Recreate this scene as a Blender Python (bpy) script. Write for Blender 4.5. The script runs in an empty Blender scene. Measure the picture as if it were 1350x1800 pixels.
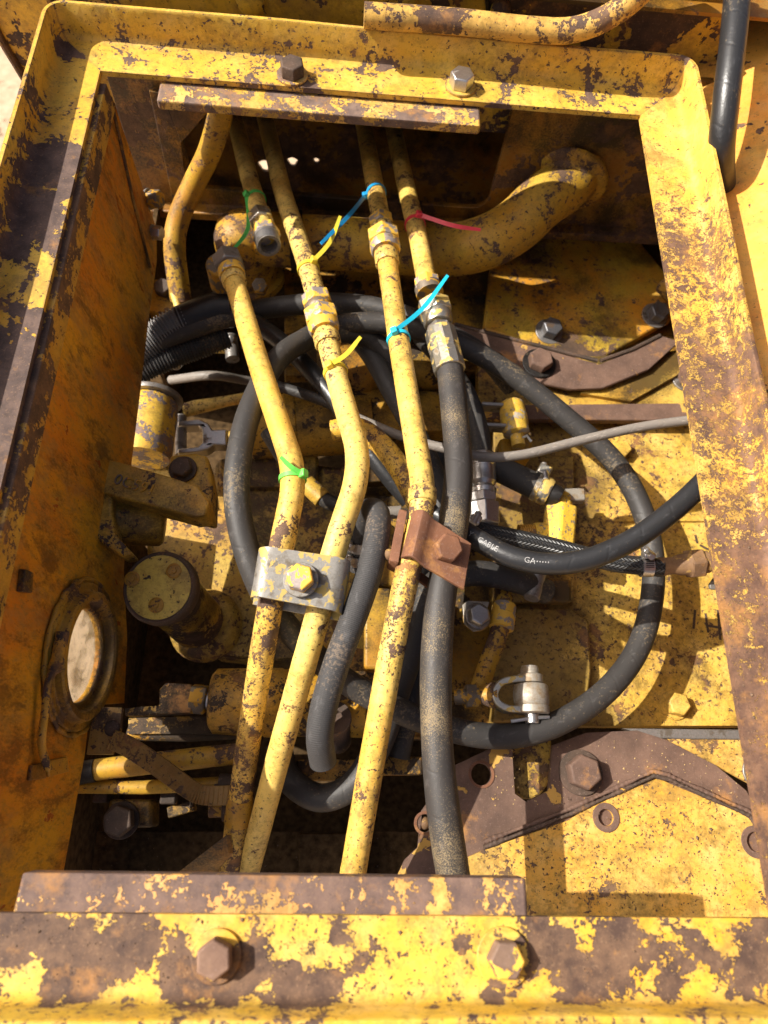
import bpy, bmesh, math, random
from mathutils import Vector as V, Matrix
from mathutils.geometry import tessellate_polygon
random.seed(11)
sc = bpy.context.scene
COL = sc.collection

# ------------------------------------------------------------------ camera
F, CX, CY, CH = 1250.0, 675.0, 900.0, 0.5564
yd = V((55, -3090, 1250)).normalized()
xd = V((20000 - CX, 1762 - CY, F)).normalized()
xd = (xd - yd * xd.dot(yd)).normalized()
zd = xd.cross(yd)
RX, RY, RZ = V((xd.x, yd.x, zd.x)), V((xd.y, yd.y, zd.y)), V((xd.z, yd.z, zd.z))
CAM = V((0, 0, CH))
cd = bpy.data.cameras.new("camera")
cam = bpy.data.objects.new("camera", cd); COL.objects.link(cam)
m = Matrix.Identity(4)
for i in range(3):
    m[i][0], m[i][1], m[i][2], m[i][3] = RX[i], -RY[i], -RZ[i], CAM[i]
cam.matrix_world = m
cd.sensor_fit = 'VERTICAL'; cd.sensor_height = 36.0; cd.lens = 36.0 * F / 1800.0
cd.clip_start = 0.02; cd.clip_end = 500
cd.dof.use_dof = True; cd.dof.focus_distance = 0.72; cd.dof.aperture_fstop = 5.6
sc.camera = cam
sc.render.resolution_x, sc.render.resolution_y = 768, 1024

# ------------------------------------------------------------------ light
LD = V((1.0, -0.15, -1.0)).normalized()          # the way the sunlight travels
el = math.asin(-LD.z); az = math.atan2(-LD.x, -LD.y)
w = bpy.data.worlds.new("World"); sc.world = w; w.use_nodes = True
nt = w.node_tree; bg = nt.nodes["Background"]
sky = nt.nodes.new("ShaderNodeTexSky"); sky.sky_type = 'NISHITA'; sky.sun_disc = False
sky.sun_elevation = el; sky.sun_rotation = az; sky.dust_density = 7.0; sky.air_density = 0.5; sky.ozone_density = 0.5
nt.links.new(sky.outputs[0], bg.inputs[0]); bg.inputs[1].default_value = 0.095
sl = bpy.data.lights.new("sun", 'SUN'); sl.energy = 5.0; sl.angle = math.radians(0.5); sl.color = (1, .95, .86)
so = bpy.data.objects.new("sun", sl); COL.objects.link(so)
so.rotation_euler = LD.to_track_quat('-Z', 'Y').to_euler(); so.location = (-3, .5, 3)
vs = sc.view_settings
vs.view_transform = 'Standard'; vs.look = 'None'; vs.exposure = 0.60; vs.gamma = 1; vs.use_curve_mapping = False

# ------------------------------------------------------------------ pixel helpers
def ray(px, py): return RX * ((px - CX) / F) + RY * ((py - CY) / F) + RZ
def U(px, py, z):
    d = ray(px, py); return CAM + d * ((z - CH) / d.z)
def UY(px, py, Y):
    d = ray(px, py); return CAM + d * (Y / d.y)
def UP(px, py, n, c):                       # on the plane n.x = c
    d = ray(px, py); return CAM + d * ((c - n.dot(CAM)) / n.dot(d))
WN = V((1, 0, .1)); WC = -.277
def UW(px, py): return UP(px, py, WN, WC)   # on the leaning left side panel
def UU(pts): return [U(*p) for p in pts]

# ------------------------------------------------------------------ paths
def cat(pts, n=8):
    P = [pts[0] * 2 - pts[1]] + list(pts) + [pts[-1] * 2 - pts[-2]]
    out = []
    for i in range(1, len(P) - 2):
        a, b, c, d = P[i - 1], P[i], P[i + 1], P[i + 2]
        for k in range(n):
            t = k / n
            out.append(.5 * ((2 * b) + (c - a) * t + (2 * a - 5 * b + 4 * c - d) * t * t + (3 * b - a - 3 * c + d) * t ** 3))
    out.append(pts[-1].copy()); return out
def fil(pts, rad=.03, n=8):
    out = [pts[0]]
    for i in range(1, len(pts) - 1):
        a, b, c = pts[i - 1], pts[i], pts[i + 1]
        u, v = (a - b), (c - b)
        d = min(rad, u.length * .48, v.length * .48)
        p, q = b + u.normalized() * d, b + v.normalized() * d
        for k in range(n + 1):
            t = k / n; out.append(p * (1 - t) ** 2 + b * 2 * t * (1 - t) + q * t * t)
    out.append(pts[-1]); return out
def dense(path, step):
    out = [path[0]]
    for a, b in zip(path, path[1:]):
        k = max(1, int((b - a).length / step))
        for i in range(1, k + 1): out.append(a.lerp(b, i / k))
    return out
def frames(path):
    T = []
    for i in range(len(path)):
        a, b = path[max(0, i - 1)], path[min(len(path) - 1, i + 1)]
        T.append((b - a).normalized())
    up = V((0, 0, 1)) if abs(T[0].z) < .9 else V((0, 1, 0))
    N = [(up - T[0] * up.dot(T[0])).normalized()]
    for i in range(1, len(T)):
        n = N[-1] - T[i] * N[-1].dot(T[i]); N.append(n.normalized())
    return T, N
def basis(ax):
    ax = ax.normalized(); u = V((0, 0, 1)) if abs(ax.z) < .9 else V((0, 1, 0))
    u = (u - ax * u.dot(ax)).normalized(); return ax, u, ax.cross(u)

# ------------------------------------------------------------------ mesh builder
ORG = {}
class MB:
    def __init__(s): s.v, s.f, s.uv = [], [], []
    def add(s, v, f, uv=None):
        o = len(s.v); s.v += [V(p) for p in v]
        for i, fc in enumerate(f):
            s.f.append([o + k for k in fc]); s.uv.append(uv[i] if uv else None)
        return s
    def tube(s, path, r, seg=20, cap=True):
        T, N = frames(path); v, f, uv = [], [], []; L = 0; Ls = []
        for i, p in enumerate(path):
            if i: L += (p - path[i - 1]).length
            Ls.append(L); rr = r(i / (len(path) - 1), L) if callable(r) else r
            B = T[i].cross(N[i])
            for k in range(seg):
                a = 2 * math.pi * k / seg
                v.append(p + (N[i] * math.cos(a) + B * math.sin(a)) * rr)
        for i in range(len(path) - 1):
            for k in range(seg):
                k2 = (k + 1) % seg
                f.append([i * seg + k, i * seg + k2, (i + 1) * seg + k2, (i + 1) * seg + k])
                uv.append([(k / seg, Ls[i]), ((k + 1) / seg, Ls[i]), ((k + 1) / seg, Ls[i + 1]), (k / seg, Ls[i + 1])])
        if cap:
            f.append(list(range(seg))[::-1]); uv.append(None)
            n = (len(path) - 1) * seg; f.append([n + k for k in range(seg)]); uv.append(None)
        return s.add(v, f, uv)
    def lathe(s, p, ax, prof, seg=24, rot=0., cap=True):
        ax, u, b = basis(ax); v, f, uv = [], [], []
        for r, h in prof:
            for k in range(seg):
                a = 2 * math.pi * k / seg + rot
                v.append(p + ax * h + (u * math.cos(a) + b * math.sin(a)) * r)
        for i in range(len(prof) - 1):
            for k in range(seg):
                k2 = (k + 1) % seg
                f.append([i * seg + k, i * seg + k2, (i + 1) * seg + k2, (i + 1) * seg + k]); uv.append(None)
        if cap:
            f.append(list(range(seg))[::-1]); n = (len(prof) - 1) * seg; f.append([n + k for k in range(seg)])
            uv += [None, None]
        return s.add(v, f, uv)
    def cyl(s, p0, p1, r, seg=24, r1=None):
        d = p1 - p0; return s.lathe(p0, d, [(r, 0), (r if r1 is None else r1, d.length)], seg)
    def hex(s, p, ax, af, h, rot=0., ch=.12):
        R = af / math.sqrt(3); c = af * ch
        s.lathe(p, ax, [(R, 0), (R, h - c * .6), (R * .9, h)], 6, rot)
        return s
    def ring(s, p, ax, r0, r1, h, seg=32):       # flat ring (washer)
        return s.lathe(p, ax, [(r0, 0), (r1, 0), (r1, h), (r0, h), (r0, 0)], seg, cap=False)
    def plate(s, outer, n, holes=()):
        loops = [list(outer)] + [list(h) for h in holes]
        flat = [p for l in loops for p in l]; k = len(flat)
        tris = tessellate_polygon(loops)
        v = flat + [p + n for p in flat]
        f = [list(t) for t in tris] + [[t[0] + k, t[2] + k, t[1] + k] for t in tris]
        o = 0
        for l in loops:
            for i in range(len(l)):
                j = (i + 1) % len(l); f.append([o + i, o + j, k + o + j, k + o + i])
            o += len(l)
        return s.add(v, f)
    def box(s, c, ax, sz):
        a, b, d = [x.normalized() * (q / 2) for x, q in zip(ax, sz)]
        v = [c + a * i + b * j + d * k for i in (-1, 1) for j in (-1, 1) for k in (-1, 1)]
        return s.add(v, [[0, 1, 3, 2], [4, 6, 7, 5], [0, 4, 5, 1], [2, 3, 7, 6], [0, 2, 6, 4], [1, 5, 7, 3]])
    def ball(s, c, r, seg=16, ax=V((0, 0, 1)), sq=1.):
        return s.lathe(c, ax, [(max(1e-5, r * math.sin(math.pi * i / 10)), -r * sq * math.cos(math.pi * i / 10)) for i in range(11)], seg, cap=False)
    def build(s, name, mat, parent=None, bevel=0., sm=38, label=None, cat=None, group=None, kind=None, seg=2):
        me = bpy.data.meshes.new(name)
        if parent: org = ORG[parent.name]
        else:
            xs = [p.x for p in s.v]; ys = [p.y for p in s.v]; zs = [p.z for p in s.v]
            org = V(((min(xs) + max(xs)) / 2, (min(ys) + max(ys)) / 2, min(zs)))
        me.from_pydata([tuple(p - org) for p in s.v], [], s.f)
        ul = me.uv_layers.new(name="uv")
        i = 0
        for poly, uv in zip(me.polygons, s.uv):
            for k, li in enumerate(poly.loop_indices):
                if uv: ul.data[li].uv = uv[k]
        bm = bmesh.new(); bm.from_mesh(me); bmesh.ops.recalc_face_normals(bm, faces=bm.faces); bm.to_mesh(me); bm.free()
        for p in me.polygons: p.use_smooth = True
        me.set_sharp_from_angle(angle=math.radians(sm))
        me.materials.append(mat)
        o = bpy.data.objects.new(name, me); COL.objects.link(o)
        ORG[o.name] = org
        if parent: o.parent = parent
        else: o.location = org
        if bevel:
            b = o.modifiers.new("bevel", 'BEVEL'); b.width = bevel; b.segments = seg; b.limit_method = 'ANGLE'; b.angle_limit = math.radians(40)
            b.harden_normals = False
        tag(o, label, cat, group, kind)
        return o
def tag(o, label=None, cat=None, group=None, kind=None):
    if label: o["label"] = label
    if cat: o["category"] = cat
    if group: o["group"] = group
    if kind: o["kind"] = kind
def thing(name, label, cat, loc, group=None, kind=None):
    o = bpy.data.objects.new(name, None); COL.objects.link(o); o.location = loc; o.empty_display_size = .02
    ORG[o.name] = V(loc); tag(o, label, cat, group, kind); return o

# ------------------------------------------------------------------ materials
class NG:
    def __init__(s, name):
        s.m = bpy.data.materials.new(name); s.m.use_nodes = True; s.t = s.m.node_tree
        s.b = s.t.nodes["Principled BSDF"]
        s.geo = s.t.nodes.new("ShaderNodeNewGeometry")
        s.pos = s.geo.outputs["Position"]
    def link(s, a, b): s.t.links.new(a, b)
    def put(s, sock, val):
        if hasattr(val, "is_linked") or hasattr(val, "links"): s.link(val, sock)
        elif isinstance(val, tuple) and len(val) == 3 and sock.type == 'RGBA': sock.default_value = (*val, 1)
        else: sock.default_value = val
    def shift(s, vec, seed):
        n = s.t.nodes.new("ShaderNodeVectorMath"); n.operation = 'ADD'; s.link(vec, n.inputs[0])
        n.inputs[1].default_value = (seed * 1.37, seed * -2.11, seed * .83); return n.outputs[0]
    def scale(s, vec, sc3):
        n = s.t.nodes.new("ShaderNodeVectorMath"); n.operation = 'MULTIPLY'; s.link(vec, n.inputs[0]); n.inputs[1].default_value = sc3; return n.outputs[0]
    def noise(s, vec, scl, det=4, rough=.55, dist=0.):
        n = s.t.nodes.new("ShaderNodeTexNoise"); s.link(vec, n.inputs["Vector"])
        n.inputs["Scale"].default_value = scl; n.inputs["Detail"].default_value = det
        n.inputs["Roughness"].default_value = rough; n.inputs["Distortion"].default_value = dist
        return n.outputs["Fac"]
    def voro(s, vec, scl, feat='F1', rnd=1.):
        n = s.t.nodes.new("ShaderNodeTexVoronoi"); n.feature = feat; s.link(vec, n.inputs["Vector"]); n.inputs["Scale"].default_value = scl
        n.inputs["Randomness"].default_value = rnd
        return n.outputs["Distance"]
    def mr(s, f, a, b, c=0., d=1.):
        n = s.t.nodes.new("ShaderNodeMapRange"); n.clamp = True; s.put(n.inputs[0], f)
        for i, x in zip((1, 2, 3, 4), (a, b, c, d)): s.put(n.inputs[i], x)
        return n.outputs[0]
    def ma(s, op, a, b=0.):
        n = s.t.nodes.new("ShaderNodeMath"); n.operation = op; s.put(n.inputs[0], a); s.put(n.inputs[1], b); return n.outputs[0]
    def mix(s, f, a, b, mode='MIX'):
        n = s.t.nodes.new("ShaderNodeMix"); n.data_type = 'RGBA'; n.blend_type = mode
        s.put(n.inputs[0], f); s.put(n.inputs[6], a); s.put(n.inputs[7], b); return n.outputs[2]
    def bump(s, h, dist, strength=1., nrm=None):
        n = s.t.nodes.new("ShaderNodeBump"); n.inputs["Strength"].default_value = strength; n.inputs["Distance"].default_value = dist
        s.link(h, n.inputs["Height"])
        if nrm: s.link(nrm, n.inputs["Normal"])
        return n.outputs[0]
    def edge(s, rad=.003, samples=2):
        b = s.t.nodes.new("ShaderNodeBevel"); b.samples = samples; b.inputs["Radius"].default_value = rad
        d = s.t.nodes.new("ShaderNodeVectorMath"); d.operation = 'DOT_PRODUCT'
        s.link(b.outputs[0], d.inputs[0]); s.link(s.geo.outputs["Normal"], d.inputs[1]); return s.ma('SUBTRACT', 1., d.outputs["Value"])
    def done(s, col, rough, nrm=None, metal=0., spec=.4):
        s.put(s.b.inputs["Base Color"], col); s.put(s.b.inputs["Roughness"], rough); s.put(s.b.inputs["Metallic"], metal)
        s.b.inputs["Specular IOR Level"].default_value = spec
        if nrm: s.link(nrm, s.b.inputs["Normal"])
        return s.m

YEL = (.67, .440, .058); YEL2 = (.66, .365, .034); RB1 = (.070, .041, .030); RB2 = (.165, .092, .052); RORG = (.36, .17, .05)

def paint(name, a=YEL, b=YEL2, chip=.5, cs=16., low=.35, spots=.3, grime=.2, edge=0., seed=0., d1=RB1, d2=RB2, rorg=.25,
          gcol=(.035, .024, .010), rough=.5, dust=.15, lows=3.2, stretch=None, gs=9., pit=.5, grad=None, stain=.5, soft=.012, cr=.62, mottle=.55, wear=(), grime_shade=()):
    g = NG(name); p = g.shift(g.pos, seed)
    if stretch: p = g.scale(p, stretch)
    L = g.noise(p, lows, 2, .5)
    Lc = g.ma('MULTIPLY', g.ma('SUBTRACT', L, .5), low)
    if grad:
        sp = g.t.nodes.new("ShaderNodeSeparateXYZ"); g.link(g.pos, sp.inputs[0]); Lc = g.ma('ADD', Lc, g.mr(sp.outputs[grad[0]], grad[1], grad[2], grad[3], grad[4]))
    big = g.ma('ADD', g.noise(p, cs, 5, cr, .5), Lc)
    big = g.ma('ADD', big, g.ma('MULTIPLY', g.ma('SUBTRACT', g.noise(p, cs * 3.3, 4, .7, .6), .5), .45))
    big = g.ma('ADD', big, g.ma('MULTIPLY', g.ma('SUBTRACT', g.noise(p, cs * 11, 2, .7), .5), .30))
    th = .5 + (.5 - chip) * .5
    if edge:
        e = g.mr(g.edge(), .015, .16, 0., edge); big = g.ma('ADD', big, e)
    for wx, wy, wz, wr, wa in wear:
        dn = g.t.nodes.new("ShaderNodeVectorMath"); dn.operation = 'DISTANCE'; g.link(g.pos, dn.inputs[0]); dn.inputs[1].default_value = (wx, wy, wz)
        big = g.ma('ADD', big, g.mr(dn.outputs["Value"], wr * .35, wr, wa, 0.))
    m1 = g.mr(big, th, th + soft)
    sm = g.ma('ADD', g.noise(p, cs * 7, 4, .6, .3), g.ma('MULTIPLY', Lc, .7))
    t2 = .70 - spots * .12
    m2 = g.mr(sm, t2, t2 + .015)
    mask = g.ma('MAXIMUM', m1, m2)
    fine = g.noise(p, 420, 3, .7)
    # paint
    col = g.mix(g.mr(g.noise(p, 11, 5, .6), .38, .62), a, b)
    col = g.mix(g.mr(g.noise(p, 38, 5, .65), .45, .75, 0., dust), col, (.78, .56, .24))
    stn = g.ma('ADD', g.noise(p, 24, 5, .68, .3), g.ma('MULTIPLY', Lc, .35))
    col = g.mix(g.mr(stn, .50, .68, 0., stain), col, (.33, .20, .05))
    mot = g.noise(p, 150, 4, .78, .2)
    col = g.mix(g.mr(g.ma('ADD', mot, g.ma('MULTIPLY', g.ma('SUBTRACT', stn, .5), .5)), .47, .70, 0., mottle), col, (.22, .14, .03))
    rim = g.mr(big, th - .10, th, 0., .65)                       # rust creeping out from under the flaking edge
    col = g.mix(g.ma('MULTIPLY', rim, g.mr(g.noise(p, 60, 5, .7), .38, .62)), col, (.33, .175, .05))
    gn = g.ma('ADD', g.noise(p, gs, 6, .65, .3), g.ma('MULTIPLY', g.ma('SUBTRACT', fine, .5), .25))
    for wx, wy, wz, wr, wa in grime_shade:                               # oil soaked areas, with shade painted in as extra grime
        dn = g.t.nodes.new("ShaderNodeVectorMath"); dn.operation = 'DISTANCE'; g.link(g.pos, dn.inputs[0]); dn.inputs[1].default_value = (wx, wy, wz)
        gn = g.ma('ADD', gn, g.mr(dn.outputs["Value"], wr * .3, wr, wa, 0.))
    gm = g.mr(gn, .62 - grime * .28, .70 - grime * .18, 0., min(.92, grime * 1.6))
    specks = g.ma('MAXIMUM', g.mr(g.noise(p, 260, 2, .6), .67, .70, 0., .55), g.mr(g.ma('ADD', g.noise(p, 700, 2, .6), g.ma('MULTIPLY', Lc, .4)), .66, .72, 0., pit))
    # bare metal
    mc = g.mix(g.mr(g.noise(p, 55, 5, .65), .38, .64), d1, d2)
    mc = g.mix(g.mr(g.noise(p, 26, 6, .7), .60 - rorg * .25, .72 - rorg * .2, 0., .85), mc, RORG)
    mc = g.mix(g.mr(fine, .56, .74, 0., .42), mc, (.38, .24, .14)); mc = g.mix(g.mr(g.noise(p, 190, 4, .7), .54, .72, 0., .6), mc, (.05, .032, .026))
    col = g.mix(g.ma('MAXIMUM', gm, specks), col, gcol)
    mc = g.mix(g.ma('MULTIPLY', gm, .6), mc, gcol)
    col = g.mix(mask, col, mc)
    h = g.ma('ADD', g.ma('MULTIPLY', mask, -1.), g.ma('MULTIPLY', g.ma('ADD', fine, g.noise(p, 90, 4, .6)), .35))
    ro = g.ma('ADD', g.mr(mask, 0, 1, rough, .78), g.mr(fine, .3, .7, -.08, .1))
    return g.done(col, ro, g.bump(h, .0006, .9))

def rusty(name, a=RB1, b=RB2, org=.3, pat=.2, seed=0., rough=.75, patch=YEL2, grime=.1, ps=22):
    g = NG(name); p = g.shift(g.pos, seed); fine = g.noise(p, 380, 4, .75)
    c = g.mix(g.mr(g.noise(p, 30, 6, .65), .36, .64), a, b)
    c = g.mix(g.mr(g.noise(p, 18, 7, .7), .62 - org * .2, .72 - org * .2, 0., .9), c, RORG)
    c = g.mix(g.mr(fine, .56, .72, 0., .4), c, (.36, .26, .22))
    pm = g.mr(g.noise(p, ps, 6, .6, .3), .68 - pat * .25, .69 - pat * .25)
    c = g.mix(pm, c, patch)
    c = g.mix(g.mr(g.noise(p, 8, 5, .6), .62 - grime * .25, .75 - grime * .2, 0., .8 * min(1, grime * 3)), c, (.03, .02, .012))
    h = g.ma('ADD', g.ma('MULTIPLY', fine, .6), g.ma('ADD', pm, g.noise(p, 70, 5, .65)))
    return g.done(c, g.mr(fine, .3, .7, rough - .15, rough + .12), g.bump(h, .0006, .8))

def rubber(name, c=(.022, .021, .021), dust=.2, rough=.5, seed=0., dcol=(.30, .22, .12), spec=.4, ds=300., grain=False):
    g = NG(name); p = g.shift(g.pos, seed)
    n = g.noise(p, ds, 3, .7); L = g.noise(p, 14, 4, .6)
    t = g.ma('ADD', n, g.ma('MULTIPLY', g.ma('SUBTRACT', L, .5), .9))
    dm = g.mr(t, .68 - dust * .3, .82 - dust * .25, 0., min(1, .25 + dust))
    film = g.mr(L, .3, .75, 0., dust * .35)
    col = g.mix(film, c, (.10, .085, .07)); col = g.mix(dm, col, dcol)
    uvn = g.t.nodes.new("ShaderNodeUVMap").outputs[0]
    sf = g.noise(g.scale(uvn, (9., 60., 1.)), 1., 5, .7, .4); col = g.mix(g.mr(sf, .56, .70, 0., .5), col, tuple(x * 2.6 + .02 for x in c))
    sx = g.t.nodes.new("ShaderNodeSeparateXYZ"); g.link(uvn, sx.inputs[0])
    wr = g.ma('PINGPONG', g.ma('ADD', sx.outputs[0], g.ma('MULTIPLY', sx.outputs[1], 26.)), .5)
    h = g.ma('ADD', g.ma('ADD', n, L), g.ma('ADD', g.mr(wr, 0., .06, 0., .7), sf))
    if grain:
        uv = g.t.nodes.new("ShaderNodeUVMap").outputs[0]
        wv = g.t.nodes.new("ShaderNodeTexWave"); wv.inputs["Scale"].default_value = 1.
        wv.wave_type = 'BANDS'; wv.bands_direction = 'Y'
        g.link(g.scale(uv, (40., 180., 1.)), wv.inputs[0]); h = g.ma('ADD', g.ma('MULTIPLY', h, .3), wv.outputs["Fac"])
    return g.done(col, g.mr(dm, 0, 1, rough, .85), g.bump(h, .0004, .6), spec=spec)

def braided(name):
    g = NG(name); uv = g.t.nodes.new("ShaderNodeUVMap").outputs[0]
    sp = g.t.nodes.new("ShaderNodeSeparateXYZ"); g.link(uv, sp.inputs[0])
    zig = g.ma('PINGPONG', g.ma('MULTIPLY', sp.outputs[0], 10.), .5)
    ph = g.ma('ADD', g.ma('MULTIPLY', sp.outputs[1], 430.), g.ma('MULTIPLY', zig, 4.0))
    st = g.ma('PINGPONG', ph, 1.)
    n = g.noise(g.pos, 200, 3, .6)
    col = g.mix(g.mr(st, .45, .8), (.013, .013, .013), (.036, .036, .037)); col = g.mix(g.mr(n, .6, .75, 0, .4), col, (.2, .16, .1))
    return g.done(col, .35, g.bump(st, .0008, .9))

def metal(name, c=(.62, .60, .57), rough=.32, dirt=.25, seed=0., dc=(.16, .10, .04), mt=.9, pc=None, pk=.3):
    g = NG(name); p = g.shift(g.pos, seed); n = g.noise(p, 60, 6, .65); fine = g.noise(p, 500, 3, .7)
    dm = g.mr(n, .62 - dirt * .25, .70 - dirt * .15, 0., .85)
    col = g.mix(g.mr(fine, .35, .7), c, tuple(x * .8 for x in c)); col = g.mix(dm, col, dc)
    M = g.mr(dm, 0, 1, mt, .1)
    if pc:
        pm = g.mr(g.noise(p, 75, 6, .6, .3), .66 - pk * .3, .67 - pk * .3); col = g.mix(pm, col, pc); M = g.ma('MULTIPLY', M, g.ma('SUBTRACT', 1., pm)); 
        dm = g.ma('MAXIMUM', dm, pm)
    return g.done(col, g.mr(dm, 0, 1, rough, .6), g.bump(g.ma('ADD', n, fine), .0004, .5), M, .5)

def plain(name, c, rough=.4, seed=0., var=.15, spec=.5):
    g = NG(name); n = g.noise(g.shift(g.pos, seed), 120, 4, .6)
    col = g.mix(g.mr(n, .35, .7), c, tuple(x * (1 - var) for x in c))
    return g.done(col, rough, g.bump(n, .0002, .4), spec=spec)

WEAR = tuple((*U(*q), .03, .11) for q in ((497, 950, -.1), (470, 1090, -.12), (590, 955, -.1), (558, 1085, -.12), (716, 1010, -.1), (735, 880, -.09)))
def pxw(L, amt): return tuple((*U(x, y, 0), r / 2700., amt) for x, y, r in L)
WN_ = pxw(((40, 1640, 75), (130, 1650, 70), (215, 1655, 80), (300, 1670, 60), (330, 1725, 60), (430, 1715, 70), (510, 1738, 60), (570, 1742, 40), (600, 1640, 40), (960, 1640, 60), (985, 1700, 70), (1060, 1720, 80), (1080, 1650, 60), (1160, 1700, 70), (1230, 1660, 60), (1300, 1700, 80), (1340, 1640, 70), (110, 1742, 50), (810, 1660, 20), (870, 1750, 40)), .20)
WL_ = pxw(((84, 280, 110), (72, 340, 120), (58, 390, 120), (20, 440, 60), (40, 640, 170), (20, 720, 170), (5, 800, 180), (128, 90, 60), (70, 560, 40)), .24)
M_FAR = paint("far_rail_paint", chip=.33, cs=20, spots=.6, edge=.2, seed=3, grime=.05, low=.35, dust=.3, rorg=.1, stain=.4, d1=(.080, .049, .038), d2=(.15, .092, .066), wear=((.117, .75, 0, .03, .12), (-.071, .745, 0, .035, .14)))
M_LEFT = paint("left_rail_paint", b=(.70, .36, .02), chip=.36, cs=17, spots=.55, edge=.2, seed=8.3, grime=.14, low=.3, lows=5.5, rorg=.1, dust=.05, d1=(.070, .044, .037), d2=(.14, .088, .068), wear=WL_)
M_RIGHT = paint("right_rail_paint", a=(.70, .42, .07), b=(.68, .37, .05), chip=.47, cs=95, spots=.9, seed=5, grime=.04, low=.42, rorg=.35, d1=(.095, .05, .034), d2=(.20, .105, .06), lows=9., dust=.4, grad=(1, .70, -.05, -.09, .18), pit=.9, stain=.85, soft=.05, cr=.74)
M_NEAR = paint("near_rail_paint", chip=.34, cs=26, spots=.55, seed=26, grime=.06, low=.3, rorg=.12, lows=7.5, dust=.45, wear=WN_, cr=.60, d1=(.070, .040, .029), d2=(.165, .095, .056))
M_STRIP = paint("strip_paint", a=(.74, .46, .12), chip=.50, cs=30, spots=.5, seed=14, grime=.04, rorg=.25, low=.5, d1=(.12, .08, .066), d2=(.21, .14, .105), dust=.5)
M_STRIPN = paint("near_strip_paint", a=(.72, .40, .10), b=(.62, .30, .10), chip=.66, cs=26, spots=.4, seed=17, grime=.04, rorg=.3, low=.5, d1=(.11, .070, .058), d2=(.19, .118, .088), dust=.4)
M_WALL = paint("side_panel_paint", a=(.62, .31, .012), b=(.58, .19, .006), chip=.40, cs=7, spots=.35, grime=.42, seed=31.7, rorg=.0, stretch=(1, 1, .5), gcol=(.085, .036, .006), dust=.0, d1=(.30, .075, .006), d2=(.40, .10, .006), rough=.6, low=.3, gs=34, stain=.35, soft=.14, mottle=.75)
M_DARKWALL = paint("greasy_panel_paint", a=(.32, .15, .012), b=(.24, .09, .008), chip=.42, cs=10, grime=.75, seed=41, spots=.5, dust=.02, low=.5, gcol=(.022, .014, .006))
M_PIPE = paint("pipe_paint", a=(.78, .56, .15), b=(.75, .50, .11), chip=.21, cs=38, spots=.62, grime=.10, seed=52, low=.45, dust=.4, rough=.5, mottle=.6, wear=WEAR)
M_PIPE2 = paint("pipe_paint_orange", a=(.78, .52, .11), b=(.74, .42, .065), chip=.21, cs=40, spots=.6, grime=.14, seed=57, low=.45, dust=.4, mottle=.7, wear=WEAR)
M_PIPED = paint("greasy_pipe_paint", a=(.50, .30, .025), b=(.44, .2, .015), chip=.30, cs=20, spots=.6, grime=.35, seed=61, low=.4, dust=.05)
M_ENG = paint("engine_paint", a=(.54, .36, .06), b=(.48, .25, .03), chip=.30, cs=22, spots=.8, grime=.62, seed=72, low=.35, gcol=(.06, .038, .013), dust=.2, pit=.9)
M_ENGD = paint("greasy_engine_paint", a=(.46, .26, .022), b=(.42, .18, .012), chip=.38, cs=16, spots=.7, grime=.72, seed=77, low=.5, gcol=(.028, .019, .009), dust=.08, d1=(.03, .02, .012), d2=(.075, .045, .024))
OIL_SHADE = tuple((*U(x, y, -.315), r, .20) for x, y, r in ((880, 830, .09), (930, 930, .08), (890, 1030, .10), (960, 1050, .07), (890, 1140, .09), (960, 1180, .08), (1000, 860, .06), (900, 1240, .09), (1020, 1240, .06), (960, 770, .07)))  # left deck: real grease plus painted-in shade of side panel and hoses
M_DECK = paint("deck_paint", a=(.67, .43, .075), b=(.66, .39, .06), chip=.25, cs=26, spots=.7, grime=.40, seed=83, low=.4, dust=.4, gcol=(.075, .045, .015), pit=.95, mottle=.8, grime_shade=OIL_SHADE)
M_COVER = paint("cover_paint", a=(.68, .42, .095), b=(.72, .36, .045), chip=.25, cs=34, spots=.7, grime=.36, seed=90, low=.5, dust=.45, gcol=(.25, .155, .04), gs=20, pit=.95, mottle=.85)
M_BIG = paint("bent_pipe_paint", a=(.56, .36, .04), b=(.54, .26, .02), chip=.31, cs=24, spots=.6, grime=.34, seed=97, low=.35, dust=.06)
M_BODY = paint("body_paint", a=(.70, .45, .04), b=(.62, .36, .03), chip=.40, cs=8, spots=.4, grime=.18, seed=101, low=.6, d1=(.05, .035, .03), d2=(.09, .055, .04), gs=5)
M_ORANGE = paint("right_body_paint", a=(.78, .40, .06), b=(.80, .29, .03), chip=.20, cs=7, spots=.35, grime=.05, seed=113, low=.4, dust=.25, stain=.3, mottle=.3)
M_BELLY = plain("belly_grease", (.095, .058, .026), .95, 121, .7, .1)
M_BAR = paint('grab_bar_paint', a=(.66, .40, .09), b=(.60, .32, .06), chip=.46, cs=26, spots=.7, seed=36, grime=.08, low=.5, rorg=.1, stain=.7)
M_LSTRIP = paint('left_strip_paint', a=(.58, .36, .05), b=(.50, .25, .02), chip=.50, cs=22, spots=.5, seed=38, grime=.2, low=.5, rorg=.1)
M_CAPT = paint('cap_paint', a=(.60, .45, .08), b=(.50, .34, .05), chip=.26, cs=22, spots=.4, seed=39, grime=.2, low=.5, d1=(.03, .022, .02), d2=(.06, .04, .03), rorg=0)
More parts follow.
